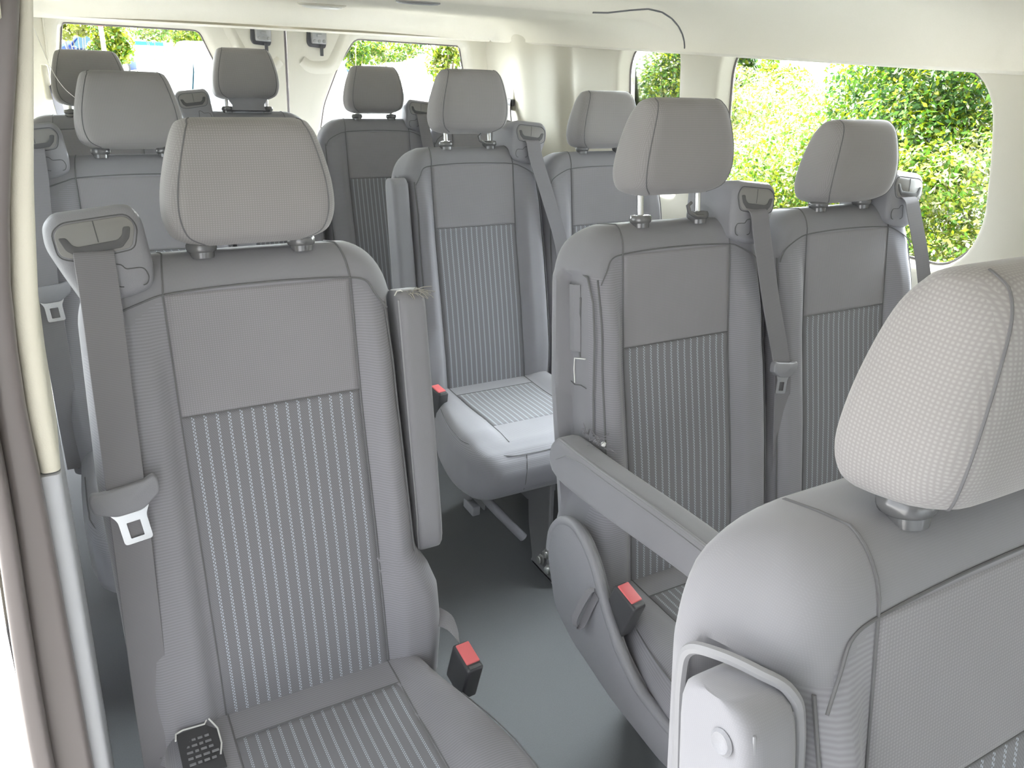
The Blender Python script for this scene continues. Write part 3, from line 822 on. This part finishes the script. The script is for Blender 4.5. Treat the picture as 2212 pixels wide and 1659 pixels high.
g = G(); strip2(-.2, 2.28, 0, .72, fl, 20, 8); g.box((-.735, -.07, .80), (.035, .09, .10), .025); struct(g.build('trim_3', M['lowtrim'], None))
for i, ho in enumerate((V1, V2)):
    e = D.objects.new('window_%d' % (i + 3), None); COL.objects.link(e); struct(e)
    pane('w', inset(ho, .012), fl, .05, e)

# cab end of the van, unseen behind the photographer, closed in to dim the near seats: front wall with windscreen, left side ahead of the sliding door
def ff(a, b, n): return Vector((a, -3.3 - n + (b - .8) * .12, b))
FH = roundpoly([(-.60, .90), (1.08, .90), (1.04, 1.42), (-.56, 1.42)], .08, 6)
g = G(); holed(g, (-.78, 1.28, 0, 1.56), FH, ff, .05, .012)
struct(g.build('wall_front', M['lowtrim'], None, angle=55))
e = D.objects.new('window_5', None); COL.objects.link(e); struct(e); pane('w', inset(FH, .012), ff, .05, e)
def fl2(a, b, n): return Vector((xl(b) - n, a, b))
V3 = roundpoly([(-1.75, .86), (-1.78, 1.36), (-2.75, 1.36), (-2.80, .86)][::-1], .07, 6)
g = G(); holed(g, (-3.3, -1.34, 0, 1.53), V3, fl2, .05, .012)
struct(g.build('wall_cab', M['lowtrim'], None, angle=55))
e = D.objects.new('window_6', None); COL.objects.link(e); struct(e); pane('w', inset(V3, .012), fl2, .05, e)

# door pillar at the left edge of the picture: cream trim above, grey trim below, rubber seal and body flange outside
ZL = [1.50, 1.43, 1.28, 1.14, 1.067, .985, .80, .55, .30, 0.0]
def pin(z): return lerp(z, ((0, -.702), (.55, -.689), (.985, -.678), (1.067, -.676), (1.141, -.672), (1.274, -.655), (1.428, -.630), (1.5, -.622)))
def pout(z): return lerp(z, ((0, -.722), (.557, -.707), (.98, -.697), (1.045, -.698), (1.167, -.692), (1.275, -.675), (1.428, -.640), (1.5, -.632)))
def column(z0, z1, fa, fb, y0, y1, r):
    g = G(); rings = []
    for k in range(25):
        z = z0 + (z1 - z0) * k / 24; a, b = fa(z), fb(z); cx, hx = (a + b) / 2, abs(a - b) / 2
        rings.append([Vector((cx + x, (y0 + y1) / 2 + y, z)) for x, y in rrect(hx, (y1 - y0) / 2, min(r, hx * .8), 4)])
    return g.loft(rings)
o = struct(column(.985, 1.50, lambda z: pin(z), lambda z: pout(z), -.315, -.16, .02).build('trim_4', M['cream'], None))
o = struct(column(.0, .983, lambda z: pin(z) + .000, lambda z: pout(z) - .004, -.318, -.16, .006).build('trim_5', M['lowtrim'], None))
g = column(.0, 1.50, lambda z: pout(z) + .001, lambda z: pout(z) - .022 - .018 * ss(1.2, .6, z), -.335, -.20, .008)
struct(g.build('trim_6', M['rubber'], None))
g = column(.0, 1.50, lambda z: pout(z) - .022 - .014 * ss(1.2, .6, z), lambda z: pout(z) - .036 - .02 * ss(1.2, .6, z), -.36, -.24, .006)
struct(g.build('trim_7', M['rubber'], None))

# rear doors
YD = 2.275
def fd(a, b, n): return Vector((a, YD + n + (1.45 - b) * .03, b))
def door(name, rect, hole, lx, hinge):
    g = G(); holed(g, rect, hole, fd, .05, .010, .024)
    c = .254; sgn = 1 if lx > c else -1
    # pressed relief round the latch
    pts = crom([(lx + sgn * .135, YD - .004, 1.44), (lx + sgn * .085, YD - .004, 1.33), (lx + sgn * .055, YD - .004, 1.285), (lx + sgn * .01, YD - .003, 1.275), (lx - sgn * .035, YD - .002, 1.278), (lx - sgn * .066, YD, 1.30)], 6)
    rings = []
    for i, p in enumerate(pts):
        tg = (pts[min(i + 1, len(pts) - 1)] - pts[max(i - 1, 0)]).normalized(); s_ = Vector((tg.z, 0, -tg.x))
        rings.append([p + s_ * a + Vector((0, b, 0)) for a, b in ((-.030, .012), (-.016, .004), (-.006, -.003), (.0, -.004), (.008, -.002), (.022, .005), (.032, .012))])
    g.loft(rings, False, False, closed=False)
    d = struct(g.build(name, M['cream'], None, angle=55))
    pane('w', inset(hole, .010), fd, .05, d)
    # latch
    y = YD - .012
    g = G().prism(roundpoly([(lx - .036, 1.353), (lx + .03, 1.348), (lx + .036, 1.368), (lx + .03, 1.45), (lx - .04, 1.45), (lx - .044, 1.368)], .012), YD + .01, YD - .010, lambda a, b, n: Vector((a, n, b)), .004)
    base = g.build('latch', M['black'], d)
    g = G().prism(roundpoly([(lx - .028, 1.366), (lx + .032, 1.364), (lx + .034, 1.45), (lx - .030, 1.45)], .006), YD - .008, YD - .024, lambda a, b, n: Vector((a, n, b)), .004)
    for k in (-1, 0, 1): g.lathe([(.0001, .006), (.005, .006), (.0055, .002), (.0085, 0), (.0085, -.004)], (lx + .002 + k * .019, YD - .023, 1.375), (0, -1, 0), 14)
    g.box((lx + .002, YD - .026, 1.396), (.010, .004, .005), .002)
    p = g.build('latch_plate', M['latchsteel'], base, angle=35); p['label'] = 'silver latch plate with three bolt heads'
    g = G().box((lx + .012, YD - .016, 1.340), (.0065, .004, .020), .002); g.build('release_tab', M['black'], base)
    return d
GAP = .254
LH = roundpoly([(-.535, 1.393), (-.52, 1.405), (-.055, 1.402), (-.02, 1.32), (.06, 1.14), (.085, 1.02), (.07, .92), (-.58, .90), (-.61, 1.0)][::-1], .03, 6)
RH = roundpoly([(.553, 1.40), (.475, 1.285), (.408, 1.13), (.388, 1.02), (.40, .92), (1.13, .90), (1.13, 1.0), (1.085, 1.26), (1.055, 1.385), (1.04, 1.393)], .03, 6)
door('door_1', (-.68, GAP - .004, .02, 1.55), LH, .163, -1)
door('door_2', (GAP + .006, 1.23, .02, 1.55), RH, .384, 1)
g = G().tube([fd(GAP + .001, .05 + .14 * k, .004) for k in range(11)], .0065, 8); struct(g.build('trim_8', M['rubber'], None))
# corner posts between rear doors and side walls
g = G()
for s_, xx in ((-1, -.60), (1, 1.20)):
    g.tube([Vector((xx + (0.03 if s_ < 0 else -.035) * (z - .8) , YD - .004, z)) for z in (0, .4, .8, 1.1, 1.3, 1.46)], .003, 8)
struct(g.build('trim_9', M['cream'], None))

# floor and headliner
g = G(); g.box((.27, -.50, -.03), (1.04, 2.8, .03)); struct(g.build('floor', M['floor'], None))
def zceil(x, y):
    dx = min(1.136 - x, x + .655); dy = 2.20 - y; R_ = .17
    qx, qy = max(0, R_ - dx), max(0, R_ - dy)
    d = R_ - math.hypot(qx, qy); t = max(0, min(1, d / R_))
    h = .078 + .045 * ss(.955, .885, y)      # the rear headliner piece hangs lower
    return 1.415 + h * math.sqrt(max(0, 1 - (1 - t) ** 2)) + .008 * ss(.0, .5, dx - .1)
g = G(); xs = [-.655 + 1.791 * (0.5 - .5 * math.cos(PI * k / 60)) for k in range(61)]; ys = [-3.3 + 4.1 * k / 24 for k in range(24)] + [.80 + .012 * k for k in range(18)] + [1.03 + .87 * k / 12 for k in range(13)] + [1.9 + .3 * math.sin(PI / 2 * k / 14) for k in range(1, 15)]
g.loft([[Vector((x, y, zceil(x, y))) for x in xs] for y in ys], False, False, closed=False)
# rolled lip along the right side and the rear
lip = [(0, 0), (.006, -.006), (.014, -.008), (.026, -.004), (.05, .01)]
g.loft([[Vector((1.136 + a, y, 1.415 + b)) for a, b in lip] for y in ys], False, False, closed=False)
g.loft([[Vector((x, 2.20 + a, 1.415 + b)) for a, b in lip] for x in xs], False, False, closed=False)
g.loft([[Vector((-.655 - a, y, 1.415 + b)) for a, b in lip] for y in ys], False, False, closed=False)
g.loft([[Vector((x, y, 1.56)) for x in (-.76, .25, 1.28)] for y in (-3.3, 0, 2.36)], False, False, closed=False)
ce = struct(g.build('ceiling', M['liner'], None, angle=60))
# seam between two headliner pieces
g = G(); xs_ = [1.1355, 1.134, 1.13, 1.12, 1.10, 1.07, 1.03, .98, .92, .85, .80]
g.tube([Vector((x, .905 + .03 * ss(1.1, .8, x) ** 2, zceil(x, .905 + .03 * ss(1.1, .8, x) ** 2) - .0005)) for x in xs_], .0026, 8); struct(g.build('trim_10', M['stitch'], None))
# ceiling lamps and vent
def lamp(x, y, label, rx=.06, ry=.045):
    z = zceil(x, y); t = empty('dome_lamp', (x, y, z), label, 'lamp')
    def el(k, h): return [Vector((rx * k * math.cos(a), ry * k * math.sin(a), h)) for a in [2 * PI * i / 32 for i in range(32)]]
    G().loft([el(1.15, .004), el(1.15, -.003), el(1.05, -.007), el(.9, -.007)]).build('bezel', M['cream'], t)
    G().loft([el(.95, -.005), el(.92, -.011), el(.7, -.015), el(.3, -.016)]).build('lens', M['lens'], t)
lamp(.28, 1.85, 'oval dome lamp on the ceiling toward the rear doors', .075, .05)
lamp(-.56, 2.10, 'pale oval dome lamp in the rear left corner of the ceiling', .06, .05)
x, y = .29, 1.02
t = empty('ceiling_vent', (x, y, zceil(x, y)), 'round dark speaker vent in the ceiling right of the dome lamp', 'vent')
G().lathe([(.0001, .004), (.06, .004), (.06, -.003), (.052, -.006), (.045, -.004), (.0001, -.004)], (0, 0, 0), (0, 0, 1)).build('vent_ring', M['plastic_light'], t)
G().lathe([(.0001, -.003), (.044, -.003), (.043, -.0055), (.0001, -.0055)], (0, 0, 0), (0, 0, 1)).build('grille', M['slot'], t)
p = at(1360, 20, 2, 1.47)
t = empty('headliner_clip', (p.x, p.y, zceil(p.x, p.y)), 'small round clip on the ceiling beside the headliner seam', 'clip')
G().lathe([(.0001, .003), (.016, .003), (.016, -.001), (.012, -.003), (.0001, -.003)], (0, 0, 0), (0, 0, 1)).build('clip_head', M['liner'], t)

# wall-mounted belts of the two rear corner seats
def wallbelt(name, label, gp, path, wd):
    t = empty(name, gp, label, 'belt', 'rear corner belts')
    g0 = Vector(gp)
    G().box((0, 0, .02), (.012, .022, .055), .008).build('anchor_cover', M['cream'], t)
    G().box((wd * .016, -.004, 0), (.008, .026, .014), .004).build('belt_guide', M['black'], t)
    ribbon(crom([tuple(Vector(p) - g0) for p in path], 5), .045, parent=t, name='webbing', wdir=(.55, .83, 0))
wallbelt('shoulder_belt', 'dark belt hanging from the left wall beside the rear corner seat', (-.605, 2.06, 1.19), [(-.588, 2.05, 1.20), (-.583, 2.04, 1.15), (-.575, 2.0, 1.08), (-.57, 1.93, .98), (-.575, 1.90, .85)], 1)
wallbelt('shoulder_belt', 'dark belt hanging from the right wall behind the middle aisle headrest', (1.178, 2.04, 1.17), [(1.160, 2.03, 1.18), (1.155, 2.02, 1.13), (1.15, 1.98, 1.05), (1.15, 1.92, .95), (1.16, 1.88, .82)], -1)
# thin pale curve from the left corner of the ceiling
pts = [at(74, 62, 1, 1.9), at(100, 125, 1, 1.7), at(120, 165, 1, 1.5), at(140, 192, 1, 1.3), at(163, 212, 1, 1.06)]
g = G().tube(crom([tuple(p) for p in pts], 5), .0006, 5)
tag(g.build('pale_hairline', M['white'], None), 'thin pale string running from the rear left ceiling corner to a headrest', 'hairline')

# ------------------------------------------------------------------ outside
GZ = -.62
g = G(); g.loft([[Vector((-60, -30, GZ)), Vector((80, -30, GZ)), Vector((80, 120, GZ)), Vector((-60, 120, GZ))], [Vector((-60, -30, GZ - .1)), Vector((80, -30, GZ - .1)), Vector((80, 120, GZ - .1)), Vector((-60, 120, GZ - .1))]][::-1])
struct(g.build('ground', M['concrete'], None, smooth=False))

def leaves(centers, radii, n, size, mats, weights, seed, jitter=.12):
    r = np.random.default_rng(seed); C = np.array(centers); R = np.array(radii)
    vol = np.array([a.prod() ** (2 / 3) for a in R]); k = r.choice(len(C), n, p=vol / vol.sum())
    d = r.normal(size=(n, 3)); d /= np.linalg.norm(d, axis=1)[:, None]
    rad = 1 - np.abs(r.normal(size=n)) * jitter
    P = C[k] + d * R[k] * rad[:, None]
    nr = d * .7 + r.normal(size=(n, 3)) * .6 + np.array([0, 0, .35]); nr /= np.linalg.norm(nr, axis=1)[:, None]
    u = np.cross(nr, r.normal(size=(n, 3))); u /= np.linalg.norm(u, axis=1)[:, None]; v = np.cross(nr, u)
    sz = size * r.uniform(.6, 1.35, n)[:, None]
    q = [P - u * sz, P - u * sz * .2 + v * sz * .42 + nr * sz * .08, P + u * sz * .9, P - u * sz * .2 - v * sz * .42 + nr * sz * .08]
    V = np.stack(q, 1).reshape(-1, 3)
    me = D.meshes.new('leaves'); me.vertices.add(4 * n); me.vertices.foreach_set('co', V.ravel().astype(np.float32))
    me.loops.add(4 * n); me.loops.foreach_set('vertex_index', np.arange(4 * n, dtype=np.int32))
    me.polygons.add(n); me.polygons.foreach_set('loop_start', np.arange(0, 4 * n, 4, dtype=np.int32)); me.polygons.foreach_set('loop_total', np.full(n, 4, dtype=np.int32))
    for m in mats: me.materials.append(M[m])
    # clusters of one tint: pick by sub-blob with some scatter
    w = np.array(weights, float); w /= w.sum()
    me.polygons.foreach_set('material_index', r.choice(len(mats), n, p=w).astype(np.int32))
    me.update(calc_edges=True); me.validate()
    return me
def shrub(name, label, loc, rad, n, size, mats, w, seed, blobs=26, cat='shrub', group=None, trunk=.02, z0=GZ):
    t = empty(name, (loc[0], loc[1], z0), label, cat, group); rn = np.random.default_rng(seed + 100)
    cz = loc[2] - z0; cen = []; rr = []
    for k in range(blobs):
        d = rn.normal(size=3); d /= np.linalg.norm(d); d *= rn.uniform(.45, .8)
        cen.append((d[0] * rad[0], d[1] * rad[1], cz + d[2] * rad[2])); s_ = rn.uniform(.28, .45); rr.append((rad[0] * s_, rad[1] * s_, rad[2] * s_))
    link('foliage', leaves(cen, rr, n, size, mats, w, seed), None, t)
    g = G()
    for k in range(9):
        c = cen[k * 2 % blobs]; g.tube(crom([(0, 0, 0), (c[0] * .25, c[1] * .25, max(.05, c[2] * .45)), (c[0], c[1], c[2])], 4), [trunk * (1 - .08 * i) for i in range(9)], 6)
    g.build('branches', M['bark'], t)
    return t
HG = 'shrubs outside the side windows'
def hp(px, py, x): return at(px, py, 0, x)
p = hp(2010, 230, 3.1); shrub('hedge_shrub', 'tall vivid green shrub filling the right half of the large side window', (p.x, p.y, p.z), (.55, .62, .62), 33000, .016, ['leaf_dark', 'leaf_mid', 'leaf_lime', 'flower'], (3.5, 4, 3, .35), 1, 34, group=HG)
p = hp(2060, 420, 2.7); shrub('hedge_shrub', 'pale blossoming shrub at the lower right of the large side window', (p.x, p.y, p.z - .05), (.4, .55, .40), 19800, .014, ['leaf_mid', 'leaf_lime', 'leaf_pale', 'flower'], (3, 2.6, 2.2, 1.2), 2, group=HG)
p = hp(1790, 290, 3.2); shrub('hedge_shrub', 'shrub of cream blossom and sun-paled leaves in the middle of the large side window', (p.x, p.y, p.z - .12), (.55, .75, .48), 30800, .015, ['leaf_mid', 'leaf_lime', 'leaf_pale', 'flower'], (2.6, 2.2, 2.5, 1.8), 3, 34, group=HG)
p = hp(1660, 420, 2.9); shrub('hedge_shrub', 'low yellow green shrub at the bottom of the large side window', (p.x, p.y, p.z - .10), (.5, .62, .34), 19800, .015, ['leaf_mid', 'leaf_lime', 'leaf_pale', 'leaf_dark'], (3, 5, 1.4, .6), 4, group=HG)
p = hp(1640, 230, 4.0); shrub('hedge_shrub', 'pale shrub behind the others at the left of the large side window', (p.x, p.y, p.z - .10), (.6, .8, .42), 19800, .016, ['leaf_lime', 'leaf_pale', 'flower', 'leaf_mid'], (2.4, 3, 2, 1.8), 5, group=HG)
p = hp(1450, 200, 3.5); shrub('hedge_shrub', 'bright green shrub filling the right of the small side window', (p.x, p.y, p.z), (.36, .40, .62), 15400, .017, ['leaf_dark', 'leaf_mid', 'leaf_lime', 'leaf_pale'], (2.5, 3, 3, 1), 6, group=HG)
p = hp(1375, 260, 3.6); shrub('hedge_shrub', 'pale low shrub at the lower left of the small side window', (p.x, p.y, p.z - .15), (.4, .6, .42), 13200, .017, ['leaf_mid', 'leaf_lime', 'leaf_pale', 'flower'], (2, 2.5, 2.5, 1.5), 7, group=HG)
p = hp(1580, 150, 5.0); shrub('hedge_shrub', 'small dark green shrub at the upper left corner of the large side window', (p.x, p.y, p.z), (.30, .28, .26), 2500, .03, ['leaf_dark', 'leaf_mid', 'leaf_lime'], (3, 3, 1), 8, 14, group=HG)
p = hp(1660, 135, 6.0); shrub('hedge_shrub', 'distant small green shrub top left in the large side window', (p.x, p.y, p.z - .1), (.4, .45, .24), 2500, .035, ['leaf_mid', 'leaf_lime', 'leaf_pale'], (2, 3, 2), 9, 14, group=HG)

# beyond the rear doors
def yp(px, py, y): return at(px, py, 1, y)
TG = 'trees beyond the rear doors'
p = yp(232, 85, 15); shrub('small_tree', 'yellow green bushy tree behind the sign pole', (p.x, p.y, p.z), (.42, .42, .5), 3500, .05, ['leaf_lime', 'leaf_mid', 'leaf_pale'], (5, 3, 1), 11, 18, 'tree', TG, .018)
p = yp(340, 66, 25); shrub('small_tree', 'pale slender tree in the middle of the left rear window', (p.x, p.y, p.z + .05), (.98, .8, .44), 2500, .06, ['leaf_mid', 'leaf_pale', 'leaf_lime'], (3, 3, 1), 12, 18, 'tree', TG, .018)
p = yp(410, 80, 22); shrub('small_tree', 'bright yellow green tree at the right of the left rear window', (p.x, p.y, p.z), (.62, .6, .55), 3200, .05, ['leaf_lime', 'leaf_mid', 'leaf_pale'], (5, 3, 1), 13, 18, 'tree', TG, .018)
p = yp(165, 68, 18); shrub('small_tree', 'faint pale tree at the top left corner of the left rear window', (p.x, p.y, p.z + .06), (.5, .5, .26), 1500, .06, ['leaf_pale', 'leaf_lime'], (3, 2), 14, 14, 'tree', TG, .018)
p = yp(765, 105, 16.5); shrub('small_tree', 'narrow green tree at the left edge of the right rear window', (p.x, p.y, p.z), (.36, .36, .44), 2000, .045, ['leaf_mid', 'leaf_lime', 'leaf_dark'], (4, 3, 1), 15, 14, 'tree', TG, .018)
p = yp(840, 105, 17); shrub('small_tree', 'wide green tree at the top of the right rear window', (p.x, p.y, p.z + .02), (.9, .6, .34), 3500, .045, ['leaf_mid', 'leaf_lime', 'leaf_pale', 'leaf_dark'], (4, 3, 2, 1), 16, 18, 'tree', TG, .018)
p = yp(972, 140, 8); shrub('small_tree', 'yellow green tree at the right edge of the right rear window', (p.x, p.y, p.z), (.26, .26, .36), 2600, .032, ['leaf_lime', 'leaf_mid', 'leaf_pale'], (4, 2, 2), 17, 18, 'tree', TG, .03)

def car(label, x, y, rz, paint, h=1.48, L=4.5, van=False):
    t = empty('parked_car', (x, y, GZ), label, 'car', 'parked cars beyond the rear doors', rz)
    hw = .88
    def body(prof, w, ins=.0):
        g = G(); rings = []
        for yy, z0, z1, k in prof:
            hz = (z1 - z0) / 2
            rings.append([Vector((a, yy, b + (z0 + z1) / 2)) for a, b in rrect(w * k, hz, min(.16, hz * .7), 4)])
        return g.loft(rings)
    l = L / 2; bl = .92 if not van else 1.05
    body([(-l, .38, .60, .82), (-l + .08, .26, .72, .93), (-l + .35, .20, .80, 1), (-l + 1.2, .2, bl, 1), (0, .2, bl + .02, 1), (l - .6, .2, bl + .04, 1), (l - .12, .24, bl, .95), (l, .4, .85, .86)], hw).build('body', paint, t)
    if van: cab = [(-l + 1.0, bl - .1, bl, .90), (-l + 1.55, bl - .1, h - .03, .84), (-l + 2.0, bl - .1, h, .82), (l - .25, bl - .1, h, .82), (l - .08, bl - .1, h - .1, .84)]
    else: cab = [(-l + 1.15, bl - .1, bl - .02, .88), (-l + 1.9, bl - .1, h - .05, .76), (-l + 2.3, bl - .1, h, .74), (l - 1.2, bl - .1, h - .02, .74), (l - .35, bl - .1, bl + .04, .84)]
    gc = body(cab, hw); c = gc.build('cabin', paint, t)
    # windows as panes set on the cabin
    def quad(g, pts, th=.012):
        p = [Vector(q) for q in pts]; n = (p[1] - p[0]).cross(p[3] - p[0]).normalized() * th
        g.loft([p, [q + n for q in p]])
    y0, y1, y2, y3 = cab[0][0], cab[2][0], cab[3][0], cab[4][0]; zt = h - .10; zb = bl + .05
    g = G(); quad(g, [(-hw * .78, y0 + .10, zb - .02), (hw * .78, y0 + .10, zb - .02), (hw * .64, y1 - .33, zt + .02), (-hw * .64, y1 - .33, zt + .02)], .03); g.build('windscreen', M['carglass'], t)
    g = G(); quad(g, [(hw * .76, y3 - .06, zb + .02), (-hw * .76, y3 - .06, zb + .02), (-hw * .66, y2 + .12, zt), (hw * .66, y2 + .12, zt)], .05); g.build('rear_window', M['carglass'], t)
    for sg in (-1, 1):
        for a, b, a2, b2 in ((y0 + .55, (y1 + y2) / 2 - .05, y1 - .1, (y1 + y2) / 2 - .05), ((y1 + y2) / 2 + .05, y3 - .5, (y1 + y2) / 2 + .05, y2 - .02)):
            g = G(); q = [(sg * hw * .875, a, zb), (sg * hw * .875, b, zb), (sg * hw * .775, b2, zt), (sg * hw * .775, a2, zt)]
            quad(g, q if sg > 0 else q[::-1], .02); g.build('side_window', M['carglass'], t)
        G().box((sg * (hw + .09), y0 + .55, bl + .06), (.09, .05, .065), .03).build('wing_mirror', paint, t)
        G().box((sg * hw * .72, -l + .06, .66), (.15, .06, .07), .03).build('headlamp', M['lens'], t)
        for yy in (-l + .85, l - .85):
            w_ = G().lathe([(.0001, -.1), (.2, -.1), (.31, -.09), (.32, 0), (.31, .09), (.2, .1), (.0001, .1)], (sg * (hw - .06), yy, .32), (1, 0, 0), 20).build('wheel', M['tyre'], t)
            G().lathe([(.0001, 0), (.2, 0), (.19, .02), (.0001, .03)], (sg * (hw + .04), yy, .32), (sg, 0, 0), 16).build('hub_cap', M['latchsteel'], w_)
    return t
def gp(px, py, h): return at(px, py, 2, GZ + h)
car('white car with blue windows left of centre in the left rear window', 2.85, 20.2, -1.0, M['carwhite'])
car('white car parked in the middle of the row seen in the left rear window', 3.4, 17.4, -1.0, M['carwhite'])
car('white car at the right end of the row in the left rear window', 3.35, 14.9, -1.0, M['carwhite'])
car('dark blue car at the far left of the left rear window', .70, 34, -1.0, M['carblue'])
car('white van seen large in the right rear window', 2.05, 10.2, .05, M['carwhite'], 1.78, 4.9, True)
car('white car with blue windscreen low in the right rear window', 5.9, 12.6, -1.1, M['carwhite'])
# yield sign on a pole
p = yp(217, 57, 13.0)
t = empty('yield_sign', (p.x, p.y, GZ), 'red triangular sign on a white pole in the left rear window', 'sign')
zt = p.z - GZ
tri = roundpoly([(.055, zt), (.42, zt + .66), (-.42, zt + .66), (-.055, zt)], .03)
G().prism(tri, .012, 0, lambda a, b, n: Vector((a, n - .03, b))).build('sign_board', M['signred'], t)
G().prism(inset(tri, .12), .0, -.003, lambda a, b, n: Vector((a, n - .03, b))).build('sign_centre', M['signwhite'], t)
G().tube([Vector((.02, .03, 0)), Vector((.01, .03, zt * .5)), Vector((0, .03, zt + .6))], .032, 10).build('pole', M['signwhite'], t)
# blue panel and its frame far behind
p = yp(315, 93, 32)
t = empty('market_canopy', (p.x, p.y, GZ), 'blue canopy far behind the white cars in the left rear window', 'canopy')
hz = p.z - GZ
G().box((0, 0, hz), (.55, .3, .07), .03).build('canopy_roof', M['bluebin'], t)
for sx in (-.38, .38): G().tube([Vector((sx, 0, 0)), Vector((sx, 0, hz))], .025, 8).build('canopy_post', M['signwhite'], t)

# ------------------------------------------------------------------ light
SKY_LO, SKY_HI = 0.45, 14.0
wd = D.worlds.new('world'); scene.world = wd; wd.use_nodes = True
nt = wd.node_tree; nt.nodes.clear()
o = nt.nodes.new('ShaderNodeOutputWorld'); b = nt.nodes.new('ShaderNodeBackground')
b.inputs[0].default_value = (.92, .96, 1.0, 1)
# hazy sky, brightened toward the rear right to even out the light inside
tc = nt.nodes.new('ShaderNodeTexCoord'); vm = nt.nodes.new('ShaderNodeVectorMath'); vm.operation = 'DOT_PRODUCT'
nt.links.new(tc.outputs['Generated'], vm.inputs[0]); vm.inputs[1].default_value = Vector((.52, .83, .17)).normalized()
mr = nt.nodes.new('ShaderNodeMapRange'); mr.interpolation_type = 'SMOOTHSTEP'
mr.inputs['From Min'].default_value = .08; mr.inputs['From Max'].default_value = .92
mr.inputs['To Min'].default_value = SKY_LO; mr.inputs['To Max'].default_value = SKY_HI
nt.links.new(vm.outputs['Value'], mr.inputs['Value']); nt.links.new(mr.outputs[0], b.inputs[1])
nt.links.new(b.outputs[0], o.inputs[0])
sun = D.lights.new('sun', 'SUN'); so = D.objects.new('sun', sun); COL.objects.link(so)
sun.energy = 7.0; sun.angle = .009; sun.color = (1, .95, .86)
sd = Vector((.40, -.33, -.90)).normalized()
so.rotation_euler = sd.to_track_quat('-Z', 'Y').to_euler()
so.location = (-5, 3, 8)

scene.view_settings.view_transform = 'Standard'; scene.view_settings.look = 'None'
scene.view_settings.gamma = 1; scene.view_settings.use_curve_mapping = False
scene.view_settings.exposure = 2.5
